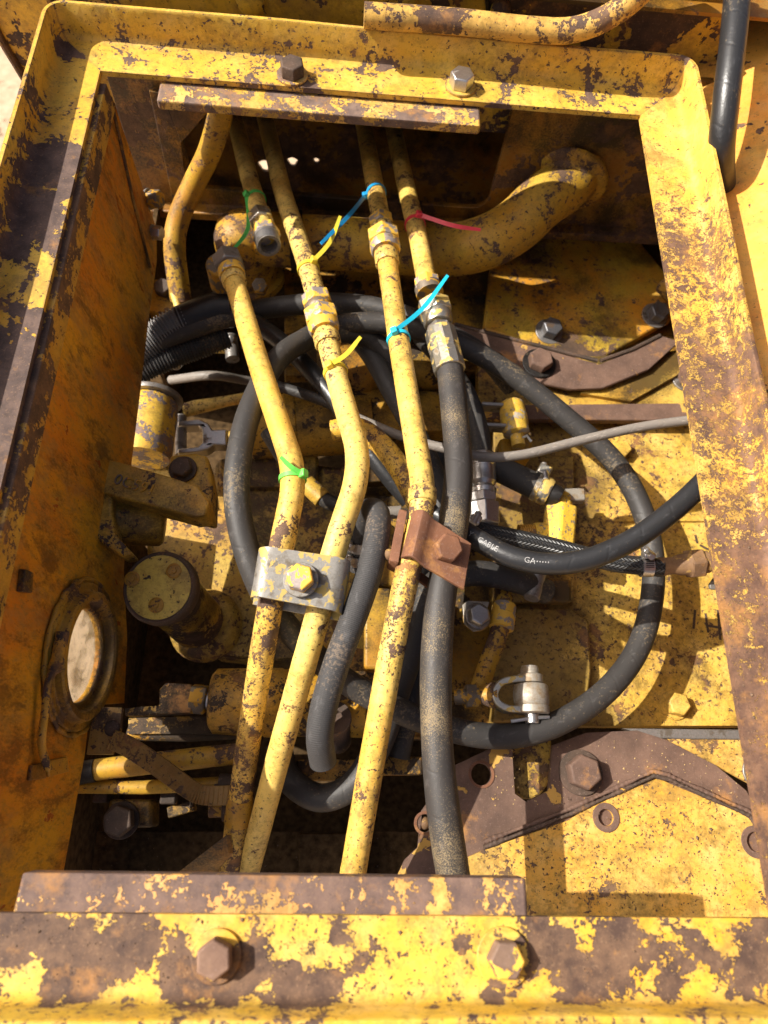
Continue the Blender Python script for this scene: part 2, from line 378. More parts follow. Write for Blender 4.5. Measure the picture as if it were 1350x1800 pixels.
def glass():
    g = NG("dirty_glass"); g.b.inputs["Transmission Weight"].default_value = 1.; g.b.inputs["IOR"].default_value = 1.1
    d = g.mr(g.noise(g.pos, 45, 6, .7, .4), .45, .75, .25, .8)
    g.done((.95, .95, .90), .05); t = g.t
    df = t.nodes.new("ShaderNodeBsdfDiffuse"); df.inputs[0].default_value = (.55, .46, .24, 1)
    mx = t.nodes.new("ShaderNodeMixShader"); g.link(d, mx.inputs[0]); g.link(g.b.outputs[0], mx.inputs[1]); g.link(df.outputs[0], mx.inputs[2])
    g.link(mx.outputs[0], t.nodes["Material Output"].inputs[0]); return g.m
M_GLASS = glass()
M_HYD = paint('orange_cylinder_paint', a=(.58, .29, .02), b=(.52, .30, .03), chip=.33, cs=22, spots=.7, grime=.45, seed=185, low=.4, gcol=(.04, .025, .01), dust=.1, d1=(.035, .024, .015), d2=(.08, .05, .03))
M_RING = paint("porthole_paint", a=(.42, .24, .022), b=(.36, .16, .012), chip=.26, cs=22, spots=.6, grime=.5, seed=44, gcol=(.05, .03, .012), dust=.08, pit=.8)
M_UCOV = paint("upper_cover_paint", a=(.50, .33, .035), b=(.58, .23, .015), chip=.34, cs=20, spots=.7, grime=.42, seed=99, low=.4, dust=.06, pit=.7)
M_CAST = paint("casting_paint", a=(.56, .35, .045), b=(.50, .25, .022), chip=.40, cs=24, spots=.6, grime=.45, seed=131, low=.35, d1=(.045, .032, .028), d2=(.11, .07, .055), dust=.2, pit=.8)
M_BROWN = rusty("brown_plate_rust", a=(.095, .055, .039), b=(.165, .096, .066), org=.14, pat=.20, seed=4, grime=.14, patch=(.55, .32, .07))
M_RUST = rusty("clamp_rust", a=(.13, .055, .03), b=(.21, .09, .045), org=.35, pat=.0, seed=9, grime=.08)
M_RUST2 = rusty("fitting_rust", a=(.13, .07, .035), b=(.28, .16, .07), org=.4, pat=.5, seed=12, patch=(.34, .2, .06), ps=60)
M_BOLTR = rusty("bolt_rust", a=(.16, .09, .06), b=(.28, .17, .11), org=.2, pat=.25, seed=15, patch=(.6, .38, .06), ps=60)
M_BOLTY = rusty("bolt_rust_yellow", a=(.13, .08, .055), b=(.24, .15, .10), org=.2, pat=.5, seed=16, patch=(.70, .42, .06), ps=70)
M_BOLTD = rusty("dark_bolt", a=(.05, .035, .025), b=(.10, .06, .04), org=.1, pat=.05, seed=19, grime=.4)
M_GREY = metal("clamp_grey", c=(.26, .245, .22), rough=.5, dirt=.45, seed=3, mt=.35, dc=(.10, .075, .045), pc=(.42, .30, .08), pk=.42)
M_ZINC = metal("zinc", rough=.30, dirt=.15, seed=5)
M_ZINCP = metal("zinc_overspray", c=(.66, .62, .52), rough=.30, dirt=.22, seed=6, pc=(.55, .38, .10), pk=.35)
M_NUT = metal("chipped_nut", c=(.36, .30, .27), rough=.5, dirt=.1, seed=8, mt=.3, pc=(.76, .45, .055), pk=.62)
M_NUT2 = metal("greasy_nut", c=(.20, .16, .12), rough=.5, dirt=.3, seed=9, mt=.4, pc=(.5, .26, .02), pk=.5)
M_STEEL = metal("dirty_steel", c=(.30, .28, .26), rough=.42, dirt=.4, seed=11, mt=.6, dc=(.07, .05, .03))
M_BLUEB = metal("blued_bolt", c=(.16, .16, .17), rough=.4, dirt=.25, seed=13, mt=.6, dc=(.10, .06, .03))
M_RUB = rubber("hose_rubber", c=(.036, .033, .031), dust=.22, seed=1, rough=.55)
M_RUBD = rubber("dusty_hose_rubber", c=(.034, .030, .028), dust=.40, seed=2, rough=.55, dcol=(.33, .24, .12), ds=800.)
M_CABLE = rubber("cable_rubber", c=(.020, .020, .021), dust=.06, seed=3, rough=.36, spec=.5)
M_CLOTH = rubber("cloth_hose_rubber", c=(.040, .038, .038), dust=.22, seed=4, rough=.7, grain=True, dcol=(.25, .18, .12))
M_GCABLE = rubber("grey_cable", c=(.20, .175, .15), dust=.2, seed=5, rough=.5)
M_BRAID = braided("braided_hose")
M_BLACK = rubber("black_grease", c=(.012, .010, .009), dust=.02, seed=6, rough=.4)
M_SAND = rusty("sand", a=(.42, .30, .19), b=(.58, .42, .28), org=0, pat=.30, seed=23, rough=.9, grime=0., patch=(.26, .17, .10), ps=14)

# ================================================================== SETTING
def sheet(name, pts, mat, th=.004, kind="structure", **k):
    return MB().plate(pts, V((0, 0, -th))).build(name, mat, kind=kind, **k)
def rect(x0, x1, y0, y1, z): return [V((x0, y0, z)), V((x1, y0, z)), V((x1, y1, z)), V((x0, y1, z))]
sheet("ground", rect(-60, 60, -60, 60, -1.25), M_SAND)
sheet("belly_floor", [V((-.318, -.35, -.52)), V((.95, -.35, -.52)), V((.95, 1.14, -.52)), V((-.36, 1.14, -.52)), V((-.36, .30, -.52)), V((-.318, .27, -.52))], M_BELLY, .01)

def bolt(parent, p, ax, af, h, mat, rot=0., washer=0., wmat=None, name="bolt"):
    b = MB().hex(p + ax.normalized() * (.003 if washer else 0), ax, af, h, rot).build(name, mat, parent, bevel=af * .035)
    if washer: MB().ring(p, ax, af * .3, washer, .003).build("washer", wmat or mat, b, bevel=.0006)
    return b

# ================================================================== HATCH FRAME (angle iron)
X0, X1, Y0, Y1 = -.277, .323, -.074, .725
frame = thing("hatch_frame", "square yellow angle iron hatch frame with chipped paint around the opening", "frame", (.02, .32, -.03))
PROF = [(0, 0), (.038, 0), (.043, .0004), (.0465, .002), (.0488, .005), (.05, .009), (.05, .0345), (.0512, .036), (.0548, .036), (.056, .0345), (.056, -.004), (.054, -.006), (0, -.006)]
RC = .034
def corner(cx_, cy_, sx, sy, o, t):
    if o <= RC: return cx_ + sx * o, cy_ + sy * o
    a = t * math.pi / 2
    return cx_ + sx * (RC + (o - RC) * math.cos(a)), cy_ + sy * (RC + (o - RC) * math.sin(a))
def rail(name, A, B, inward_axis, mat, wob, seed):
    # A, B: (corner x, corner y, sx, sy, [t values at this end])
    rnd = random.Random(seed); ph = [rnd.uniform(0, 6.28) for _ in range(4)]
    st = []
    for t in A[4]: st.append([V((*corner(*A[:4], o, t), z)) for o, z in PROF])
    n = 46
    a_last, b_first = [V((*corner(*A[:4], o, A[4][-1]), z)) for o, z in PROF], [V((*corner(*B[:4], o, B[4][0]), z)) for o, z in PROF]
    for i in range(1, n):
        t = i / n; s = math.sin(t * math.pi); row = []
        dz = wob * s * (math.sin(5 * t + ph[0]) + .5 * math.sin(13 * t + ph[1]))
        dn = wob * s * (math.sin(7 * t + ph[2]) + .4 * math.sin(19 * t + ph[3]))
        for j, (p, q) in enumerate(zip(a_last, b_first)):
            v = p.lerp(q, t); k = max(0, min(1, PROF[j][1] / .036))
            row.append(v + inward_axis * dn * k * 1.4 + V((0, 0, dz * k)))
        st.append(row)
    for t in B[4]: st.append([V((*corner(*B[:4], o, t), z)) for o, z in PROF])
    mb = MB(); k = len(PROF); v = [p for r in st for p in r]; f = []
    for i in range(len(st) - 1):
        for j in range(k):
            j2 = (j + 1) % k; f.append([i * k + j, i * k + j2, (i + 1) * k + j2, (i + 1) * k + j])
    f += [list(range(k)), [(len(st) - 1) * k + j for j in range(k)][::-1]]
    return mb.add(v, f).build(name, mat, frame, sm=50)
q0, q1 = [i / 10 for i in range(6)], [.5 + i / 10 for i in range(6)]
rail("far_rail", (X0, Y1, -1, 1, q1), (X1, Y1, 1, 1, q1[::-1]), V((0, 1, 0)), M_FAR, .0007, 1)
rail("left_rail", (X0, Y1, -1, 1, q0[::-1]), (X0, Y0, -1, -1, q0), V((1, 0, 0)), M_LEFT, .0009, 2)
rail("right_rail", (X1, Y1, 1, 1, q0[::-1]), (X1, Y0, 1, -1, q0), V((1, 0, 0)), M_RIGHT, .0012, 3)
rail("near_rail", (X0, Y0, -1, -1, q1), (X1, Y0, 1, -1, q1[::-1]), V((0, 1, 0)), M_NEAR, .0008, 4)
# strips bolted under the far and near rails, and the one along the left rail
def ustrip(name, y0, y1, x0, x1, z, th, mat, sk=0.):
    pts = [V((x0, y0, z)), V((x1, y0, z)), V((x1 , y1, z)), V((x0 + sk, y1, z))]
    MB().plate(pts, V((0, 0, -th))).build(name, mat, frame, bevel=.0025, seg=3)
ustrip("far_strip", .698, .760, U(279, 165, -.012).x, U(843, 200, -.012).x, -.0085, .011, M_STRIP)
ustrip("near_strip", -.118, -.0505, U(16, 1600, -.008).x, .147, -.0075, .020, M_STRIPN, .004)
MB().plate([V((-.2705, -.11, -.0065)), V((-.2705, .715, -.0065)), V((-.2685, .715, -.036)), V((-.2685, -.11, -.036))], V((-.008, 0, 0))).build("left_strip", M_LSTRIP, frame, bevel=.001)
ZU = V((0, 0, 1))
bolt(frame, U(514, 134, 0), ZU, .024, .014, M_BOLTD, .2, .017, M_STRIP)
bolt(frame, U(809, 153, 0), ZU, .024, .014, M_ZINC, .35, .0175, M_FAR)
bolt(frame, U(381, 1680, 0), ZU, .0212, .013, M_BOLTR, .1, .0165, M_NEAR)
bolt(frame, U(884, 1682, 0), ZU, .0215, .012, M_BOLTY, .5, .0185, M_NEAR)

# ================================================================== LEFT SIDE PANEL
panel = thing("side_panel", "orange brown upright steel side panel with a round porthole below the left rail", "panel", (-.26, .3, -.3))
out = [UW(275, 400), UW(276, 460), UW(262, 560), UW(247, 690), UW(232, 812), UW(226, 900), UW(218, 1000), UW(224, 1120), UW(219, 1236), UW(160, 1240), UW(149, 1330), UW(110, 1545)]
top = [V((WC + .0035, -.16, -.035)), V((WC + .0035, .728, -.035))]
low = [V((WC + .031, -.16, -.31))]
wn = WN.normalized(); wu = V((0, 1, 0)); wv = V((-.1, 0, 1)).normalized()
PC = UP(138, 1150, WN, WC); 
cy = [UW(p, q) for p, q in ((75, 1150), (197, 1135), (138, 1010), (122, 1292))]
PC = V((0, (cy[2].y + cy[3].y) / 2 + .001, (cy[0].z + cy[1].z) / 2)); PC.x = WC - .1 * PC.z
def pcirc(r, n=40, off=0.): return [PC + (wu * math.cos(2 * math.pi * i / n) + wv * math.sin(2 * math.pi * i / n)) * r + wn * off for i in range(n)]
HR = .047
MB().plate(out + low + top, wn * -.006, [pcirc(HR)]).build("panel_sheet", M_WALL, panel, bevel=.0008)
ringm = MB().lathe(PC - wn * .004, wn, [(HR, 0), (HR, .006), (HR + .0015, .0075), (.0535, .0075), (.0545, .0085), (.0555, .0165), (.0575, .0185), (.0635, .0185), (.0655, .0165), (.0665, .0105), (.0680, .0095), (.0735, .0095), (.0755, .0080), (.0770, .004), (.0770, 0), (HR, 0)], 56, cap=False)
ringm.build("porthole_ring", M_RING, panel, sm=32)
MB().lathe(PC - wn * .002, wn, [(HR + .001, 0), (HR + .001, .003)], 48).build('glass_pane', M_GLASS, panel)
bead = [PC + (wu * math.cos(a) + wv * math.sin(a)) * (.078 + .0008 * math.sin(a * 23)) + wn * .003 for a in [2 * math.pi * i / 90 for i in range(91)]]
MB().tube(bead, lambda t, L: .0026 + .0006 * math.sin(L * 900), 10, False).build("weld_bead", M_RING, panel, sm=70)
# bent latch rod on the porthole, its pad and the two little tabs
rp = [UW(x, y) + wn * d for x, y, d in ((88, 1112, .012), (77, 1165, .012), (66, 1200, .010), (62, 1250, .009), (58, 1310, .008), (66, 1352, .010))]
MB().tube(cat(rp, 6), lambda t, L: .0062 if t < .27 else .0036, 12).build("latch_rod", M_CAST, panel)
tb = [UW(75, 1338), UW(110, 1330), UW(113, 1356), UW(77, 1366)]
MB().plate([p + wn * .005 for p in tb], wn * -.005).build("latch_pad", M_PIPED, panel, bevel=.001)
MB().plate([p + wn * .0035 for p in (UW(50, 1345), UW(72, 1340), UW(76, 1368), UW(46, 1372))], wn * -.0035).build("latch_plate", M_DARKWALL, panel, bevel=.001)
MB().plate([p + wn * .006 for p in (UW(33, 1000), UW(48, 1006), UW(46, 1042), UW(28, 1040))], wn * -.006).build("stop_tab", M_DARKWALL, panel, bevel=.001)
# plates added below the panel to block sun, gap left for lit parts
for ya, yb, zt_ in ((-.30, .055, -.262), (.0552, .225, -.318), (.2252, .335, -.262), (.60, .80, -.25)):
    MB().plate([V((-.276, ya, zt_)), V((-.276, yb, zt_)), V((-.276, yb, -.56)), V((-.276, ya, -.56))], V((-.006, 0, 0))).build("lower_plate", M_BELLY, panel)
# fold and stiffener at the far end of the panel
MB().tube([UW(192, 170) + wn * .001, UW(232, 350) + wn * .001, UW(262, 470) + wn * .001], .0022, 8).build("seam_bead", M_DARKWALL, panel)
bz = UW(258, 352)
bolt(panel, UW(262, 350) - wn * .001, V((1, -.25, .35)), .020, .016, M_NUT2, .2, .013, M_STEEL)
bolt(panel, UW(268, 408) - wn * .001, V((1, -.25, .2)), .016, .012, M_ZINC, .2, .010, M_STEEL)

# ================================================================== FAR BULKHEAD
YB = .80
bulk = thing("far_bulkhead", "greasy yellow far bulkhead with a wide rounded cutout that the pipes pass through", "bulkhead", (.1, YB, -.3))
def b3(x, z): return V((x, YB, z))
hx0, hx1, hz0, hz1, hr = -.225, .196, -.226, -.03, .022
def rr(x0, x1, z0, z1, r, n=5):
    out = []
    for cx_, cz_, a0 in ((x1 - r, z0 + r, -90), (x1 - r, z1 - r, 0), (x0 + r, z1 - r, 90), (x0 + r, z0 + r, 180)):
        for i in range(n + 1):
            a = math.radians(a0 + 90 * i / n); out.append(b3(cx_ + r * math.cos(a), cz_ + r * math.sin(a)))
    return out
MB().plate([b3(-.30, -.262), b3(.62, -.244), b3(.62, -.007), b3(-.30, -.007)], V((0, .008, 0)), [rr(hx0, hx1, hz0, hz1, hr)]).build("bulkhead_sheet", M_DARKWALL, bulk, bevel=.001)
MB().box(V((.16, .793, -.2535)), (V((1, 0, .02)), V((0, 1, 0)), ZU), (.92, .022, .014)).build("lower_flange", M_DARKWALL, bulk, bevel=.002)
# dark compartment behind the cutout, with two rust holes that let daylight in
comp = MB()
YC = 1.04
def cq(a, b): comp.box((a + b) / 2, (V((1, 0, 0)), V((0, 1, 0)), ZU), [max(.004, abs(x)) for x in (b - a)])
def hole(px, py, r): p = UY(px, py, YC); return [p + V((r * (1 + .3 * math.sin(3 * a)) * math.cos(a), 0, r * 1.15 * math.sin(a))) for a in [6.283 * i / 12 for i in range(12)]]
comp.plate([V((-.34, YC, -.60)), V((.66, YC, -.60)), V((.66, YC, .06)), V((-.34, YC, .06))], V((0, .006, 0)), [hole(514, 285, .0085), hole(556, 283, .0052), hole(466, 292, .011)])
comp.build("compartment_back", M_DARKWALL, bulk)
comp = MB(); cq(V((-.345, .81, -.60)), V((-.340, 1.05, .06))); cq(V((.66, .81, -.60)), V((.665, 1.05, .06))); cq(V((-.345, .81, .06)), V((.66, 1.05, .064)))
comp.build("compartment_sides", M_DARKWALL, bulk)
# slanted gussets in the far left corner
MB().plate([UY(262, 160, .79), UY(285, 165, .79), UY(318, 250, .79), UY(330, 350, .79), UY(308, 372, .79)], V((0, .004, 0))).build("gusset", M_DARKWALL, bulk, bevel=.0008)
MB().plate([UY(286, 165, .787), UY(372, 190, .787), UY(318, 252, .787)], V((0, .004, 0))).build("gusset", M_DARKWALL, bulk, bevel=.0008)

# ================================================================== BODY AROUND THE HATCH
body = thing("machine_body", "chipped yellow machine body panel standing behind the far rail", "panel", (.1, .86, -.1))
YF = .835
pts = [UY(-60, -45, YF), UY(0, 66, YF), UY(46, 140, YF), UY(60, 170, YF), UY(1200, 260, YF), UY(1260, 100, YF), UY(1300, -90, YF), UY(600, -160, YF), UY(-60, -160, YF)]
MB().plate(pts, V((0, .006, 0))).build("body_sheet", M_BODY, body, bevel=.001)
MB().tube([UY(-40, -20, YF) + V((0, -.002, 0)), UY(4, 70, YF) + V((0, -.002, 0)), UY(52, 150, YF) + V((0, -.002, 0))], .005, 8).build("panel_edge", M_DARKWALL, body)
MB().ball(UY(440, 4, YF - .004), .016, 20, V((0, 1, 0)), .4).build("cover_stud", M_BODY, body)
for px, py in ((715, 2), (880, 18)):
    MB().ball(UY(px, py, YF - .003), .012, 14, V((0, 1, 0)), .7).build("stud", M_BODY, body)
MB().tube([UY(850, -60, YF - .001), UY(858, 10, YF - .001), UY(862, 60, YF - .001)], .003, 8).build("seam", M_BLACK, body)
# bent grab bar lying along the far lip
gp = [U(640, 27, .05), U(800, 38, .05), U(930, 52, .05), U(1010, 52, .055), U(1085, 20, .075), U(1150, -40, .10), U(1200, -120, .13)]
gb = MB().tube(dense(cat(gp, 8), .01), .0125, 20).build("grab_bar", M_BAR, label="bent yellow round grab bar resting along the far lip of the hatch", cat="bar")
# right body panel: leans away from the right lip
rb = thing("right_body_panel", "sunlit orange yellow body panel outside the right rail", "panel", (.5, .4, -.02))
rpts = [U(1228, 420, -.02), U(1212, 130, .0), U(1235, -120, .03), V((.95, 1.2, .22)), V((.95, -.2, .22)), U(1420, 1100, -.02)]
ra, rb_, rc_ = V((.402, .9, -.02)), V((.402, -.15, -.02)), V((.80, -.15, .20))
MB().plate([ra, rb_, rc_, V((.80, .9, .20))], V((.004, 0, -.006))).build("lower_sheet", M_ORANGE, rb, bevel=.001)
MB().plate([V((.72, 1.1, .14)), V((.72, -.30, .14)), V((.72, -.30, -.43)), V((.72, 1.1, -.43))], V((.004, 0, 0))).build("skirt", M_ENGD, rb)
# hose outside the right rail
hp = [U(1300, -60, .10), U(1290, 60, .085), U(1276, 180, .06), U(1268, 280, .02), U(1276, 380, -.07), U(1285, 470, -.2)]
MB().tube(dense(cat(hp, 8), .008), .0135, 20).build("outer_hose", M_CABLE, label="long black hose running down outside the right rail", cat="hose")

# ================================================================== ENGINE BAY FLOOR PIECES
def px_plate(name, pts, z, th, mat, parent=None, holes=(), bevel=.0015, **k):
    P = [U(x, y, z) for x, y in pts]
    H = []
    for hx, hy, r in holes:
        c = U(hx, hy, z); H.append([c + V((r * math.cos(a), r * math.sin(a), 0)) for a in [6.2832 * i / 20 for i in range(20)]])
    return MB().plate(P, V((0, 0, -th)), H).build(name, mat, parent, bevel=bevel, **k)

case = thing("transmission_case", "dirty yellow transmission case with bolted deck filling the right of the bay", "machine case", (.25, .3, -.42))
ZD = -.325
px_plate("deck", [(868, 742), (1400, 745), (1420, 1120), (1420, 1276), (868, 1276)], ZD, .03, M_DECK, case)
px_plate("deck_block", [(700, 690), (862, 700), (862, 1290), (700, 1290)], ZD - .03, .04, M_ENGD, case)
for x, y, a in ((1184, 1240, .025), (1085, 795, .026)):
    bolt(case, U(x, y, ZD), ZU, a, .015, M_DECK, .3, .018, M_DECK)
# low relief on the deck: raised foundry blocks and the dirty step left of it
px_plate("raised_pad", [(868, 800), (1010, 800), (1010, 1060), (868, 1060)], ZD + .012, .014, M_DECK, case, bevel=.003)
px_plate("raised_pad", [(868, 1070), (1010, 1072), (1036, 1092), (1040, 1180), (1028, 1268), (868, 1268)], ZD + .018, .02, M_DECK, case, bevel=.003)
px_plate("raised_rib", [(1080, 905), (1330, 905), (1330, 916), (1080, 916)], ZD + .004, .006, M_DECK, case, bevel=.001)
# marker strokes on the deck
mk = MB()
for a, b in (((1222, 1072), (1219, 1105)), ((1240, 1078), (1245, 1112)), ((1262, 1072), (1266, 1125)), ((1284, 1088), (1280, 1112)), ((1244, 1100), (1284, 1106)), ((1222, 940), (1226, 955)), ((1230, 958), (1246, 966))):
    p, q = U(*a, ZD + .0008), U(*b, ZD + .0008); d = (q - p); mk.box((p + q) / 2, (d, d.cross(ZU), ZU), (d.length, .003, .0006))
mk.build("marker_stroke", M_BOLTD, case)

# ledge and bars above the deck
px_plate("ledge", [(840, 640), (1420, 600), (1420, 712), (840, 712)], -.300, .02, M_ENG, case)
px_plate("ledge_bar", [(845, 712), (1420, 706), (1420, 741), (845, 736)], -.296, .012, M_BROWN, case)
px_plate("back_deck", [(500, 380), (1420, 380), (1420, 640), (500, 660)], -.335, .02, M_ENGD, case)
cover2 = px_plate("upper_cover", [(862, 470), (950, 410), (1100, 395), (1172, 480), (1182, 560), (1060, 628), (1040, 635), (850, 578)], -.312, .016, M_UCOV, case, bevel=.003)
for x, y in ((964, 584), (1150, 556)):
    bolt(cover2, U(x, y, -.312), V((.1, -.1, 1)), .027, .017, M_BLUEB, .3, .021, M_STEEL)
br = px_plate("angled_bracket", [(798, 566), (900, 598), (1055, 640), (1165, 590), (1195, 600), (1140, 650), (1060, 682), (1000, 684), (930, 668), (880, 620), (800, 606)], -.282, .006, M_BROWN, case)
MB().tube([U(x, y, -.2815) for x, y in ((800, 570), (900, 596), (1050, 634))], .003, 8).build("weld_bead", M_BOLTD, br)
MB().tube([U(x, y, -.2815) for x, y in ((1056, 634), (1110, 615), (1160, 590))], .0032, 8).build("weld_bead", M_BOLTD, br)
bolt(br, U(947, 640, -.282), ZU, .031, .014, M_BROWN, .1, .024, M_BLACK)
bolt(case, U(1205, 668, -.300), ZU, .026, .015, M_BROWN, .2, .021, M_STEEL)
px_plate("slope_strip", [(1020, 690), (1200, 612), (1225, 640), (1110, 705)], -.292, .01, M_ENG, case)
MB().cyl(U(1168, 498, -.29), U(1215, 540, -.28), .016, 20).build("stub_pipe", M_BIG, case)

# ------------------------------------------------------------- lower right: brown flange and yellow cover
flange = thing("brown_flange", "flat brown rusty flange plate with welds and bolt holes below the deck", "plate", U(1000, 1400, -.28))
ZB = -.270
px_plate("flange_sheet", [(690, 1560), (712, 1512), (735, 1490), (742, 1425), (800, 1345), (870, 1312), (900, 1312), (905, 1395), (925, 1410), (965, 1390), (972, 1310), (1030, 1288), (1120, 1284), (1170, 1300), (1258, 1345), (1312, 1390), (1330, 1425), (1420, 1560), (1420, 1740), (690, 1740)], ZB, .008, M_BROWN, flange, [(846, 1361, .0115), (747, 1447, .009)])
px_plate("yellow_cover", [(810, 1740), (812, 1512), (850, 1494), (1000, 1442), (1020, 1428), (1076, 1402), (1157, 1368), (1180, 1378), (1318, 1436), (1334, 1470), (1420, 1600), (1420, 1740)], ZB + .004, .004, M_COVER, flange, [(1065, 1437, .0085), (1328, 1480, .010)], bevel=.001)
for x, y, r in ((1065, 1437, .0085), (1328, 1480, .010)):
    c = U(x, y, ZB + .004)
    MB().ring(c, ZU, r, r + .0065, .0014).build("hole_rim", M_BROWN, flange, bevel=.0005)
    MB().lathe(c - ZU * .012, ZU, [(r, 0), (r, .003), (r * .6, .004), (r * .5, .007)], 20).build("hole_plug", M_STEEL, flange)
for x, y, r in ((846, 1361, .0115), (747, 1447, .009)):
    c = U(x, y, ZB); MB().ring(c - ZU * .0001, ZU, r, r + .003, .0012).build("hole_rim", M_RUST, flange)
    if r < .01: MB().ball(c - ZU * .006, .007, 12).build("hole_plug", M_RUST2, flange)
wb = [U(x, y, ZB + .0045) for x, y in ((850, 1490), (1000, 1432), (1150, 1364), (1175, 1370), (1318, 1434), (1346, 1476))]
wd = dense(wb, .0015)
for nm, dz, r in (("weld_bead", 0, .0022), ("weld_bead", -.0012, .0024)):
    off = V((0, 0, dz)) + (V((0, .005, 0)) if dz else V())
    MB().tube([p + off + V((random.uniform(-.0003, .0003), random.uniform(-.0003, .0003), 0)) for p in wd], lambda t, L, r=r: r * (1 + .15 * math.sin(L * 1300 + 3 * math.sin(L * 170)) + .25 * math.sin(L * 120)), 8).build(nm, M_BOLTD if not dz else M_BROWN, flange, sm=70)
bolt(flange, U(1020, 1358, ZB), V((-.03, 0, 1)), .033, .018, M_BROWN, .15, .0245, M_BOLTD)
px_plate("side_plate", [(1150, 1288), (1330, 1300), (1420, 1330), (1420, 1440), (1345, 1392), (1258, 1345)], ZB - .006, .006, M_COVER, flange)
px_plate("edge_bar", [(1095, 1280), (1420, 1284), (1420, 1302), (1150, 1298)], ZB - .003, .012, M_STEEL, flange)
MB().ring(U(1330, 1358, ZB - .006), ZU, .010, .0175, .003).build("washer", M_STEEL, flange, bevel=.0006)
tongue = px_plate("yellow_tongue", [(890, 1300), (970, 1300), (968, 1360), (962, 1382), (950, 1397), (934, 1405), (918, 1404), (907, 1394), (900, 1375)], ZB - .022, .02, M_ENG, flange, bevel=.004)

def zl(px, py, m=.012):                      # depth at which the sun that passes under the side panel reaches this line of sight
    z = -.33
    for _ in range(30): z = .5 * z + .5 * (-(U(px, py, z).x + .52) - m)
    return z
# ------------------------------------------------------------- middle: housing, drum, cylinder
hous = thing("pump_housing", "rough yellow pump housing between the side panel and the pipes", "machine case", (-.08, .3, -.42))
px_plate("housing_top", [(376, 812), (470, 804), (690, 830), (690, 1150), (520, 1165), (380, 1150), (320, 1110), (262, 1060), (255, 930), (300, 880), (372, 860)], -.375, .06, M_ENG, hous, bevel=.008)
px_plate("housing_step", [(385, 806), (560, 800), (560, 856), (385, 856)], -.362, .02, M_ENG, hous, bevel=.004)
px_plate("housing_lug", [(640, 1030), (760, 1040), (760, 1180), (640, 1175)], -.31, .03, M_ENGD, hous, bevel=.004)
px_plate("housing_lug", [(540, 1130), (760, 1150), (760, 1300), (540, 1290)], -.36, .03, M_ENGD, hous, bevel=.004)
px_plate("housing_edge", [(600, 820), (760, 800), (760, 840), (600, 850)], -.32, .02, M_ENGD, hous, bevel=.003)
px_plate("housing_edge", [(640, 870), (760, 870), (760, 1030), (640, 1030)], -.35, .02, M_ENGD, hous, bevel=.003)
dr = thing("orange_drum", "greasy orange drum housing lying behind the bent pipe pair", "drum", U(540, 745, -.36))
a, b = U(438, 752, -.34), U(650, 742, -.34)
MB().lathe(a, b - a, [(.04, 0), (.045, .004), (.045, .05), (.047, .052), (.047, .065), (.045, .067), (.045, (b - a).length)], 40).build("shell", M_HYD, dr, sm=40)
for k, x in enumerate((455, 610)): bolt(dr, U(x, 718, -.293), V((0, .4, 1)), .014, .008, M_NUT2, .2)
a, b = U(560, 655, -.30), U(790, 640, -.30)
cm = thing("dark_cam_housing", "black oily rounded housing under the coiled hoses", "machine case", U(670, 660, -.36))
MB().lathe(a, b - a, [(.030, 0), (.036, .004), (.036, .07), (.032, .074), (.032, .085), (.038, .088), (.038, (b - a).length)], 36).build("shell", M_ENGD, cm)
px_plate("foot", [(560, 680), (840, 690), (840, 760), (560, 750)], -.30, .03, M_ENGD, cm, bevel=.003)
hc = thing("hydraulic_cylinder", "greasy orange hydraulic cylinder lying across the bay with its rod to the left", "cylinder", U(480, 1235, -.33))
a, b = U(372, 1232, -.285), U(640, 1238, -.285)
MB().lathe(a, b - a, [(.030, 0), (.036, .005), (.037, .03), (.037, .06), (.0385, .062), (.0385, .078), (.037, .08), (.037, (b - a).length)], 40).build("barrel", M_HYD, hc)
c = U(330, 1228, -.285); d = (a - c)
MB().cyl(c, a, .010, 20).build("rod", M_ZINC, hc)
MB().hex(U(336, 1228, -.285), d, .030, .018, .3).build("lock_nut", M_NUT2, hc, bevel=.001)
yk = MB().plate(UU([(292, 1200, -.275), (336, 1203, -.275), (336, 1252, -.275), (292, 1255, -.275), (220, 1258, -.275), (220, 1245, -.275), (280, 1240, -.275), (280, 1212, -.275)]), V((0, 0, -.02)))
yk.build("rod_yoke", M_ENGD, hc, bevel=.002)
px_plate("lower_bracket", [(225, 1262), (360, 1258), (440, 1262), (440, 1290), (225, 1290)], -.325, .02, M_ENGD, hc)
MB().tube(UU([(225, 1290, -.34), (330, 1292, -.34), (440, 1286, -.34)]), .008, 14).build("lower_tube", M_ENGD, hc)

# ------------------------------------------------------------- capped filler post
fp = thing("filler_post", "black round capped post with three screws beside the porthole", "filler cap", U(350, 1120, -.29))
c0, c1 = U(279, 1032, -.205), U(345, 1092, -.335)
ax = (c0 - c1).normalized()
axT = V((-.12, -.10, 1)).normalized()
MB().cyl(c1, c0 - axT * .02, .034, 32, .0335).build("neck", M_CAST, fp)
rc0 = .0405
cap = MB().lathe(c0 - axT * .026, axT, [(rc0 - .003, 0), (rc0 - .001, .006), (rc0, .010), (rc0, .022), (rc0 - .001, .025), (rc0 - .003, .0265), (rc0 - .0045, .0255), ], 48).build("cap", M_BOLTD, fp, sm=50)
MB().lathe(c0 - axT * .0012, axT, [(rc0 - .0050, 0), (rc0 - .0054, .0014)], 48).build("cap_face", M_CAPT, cap)
_, cu, cb = basis(axT)
for x, y in ((233, 1018), (306, 1004), (275, 1064)):
    p = UP(x, y, axT, axT.dot(c0 - axT * .0006)); MB().lathe(p + axT * .0008, axT, [(.0085, 0), (.0085, .0012), (.0065, .002), (.0062, .001), (.0035, .001), (.003, .0025), (.0001, .003)], 20).build("screw", M_RING, cap)
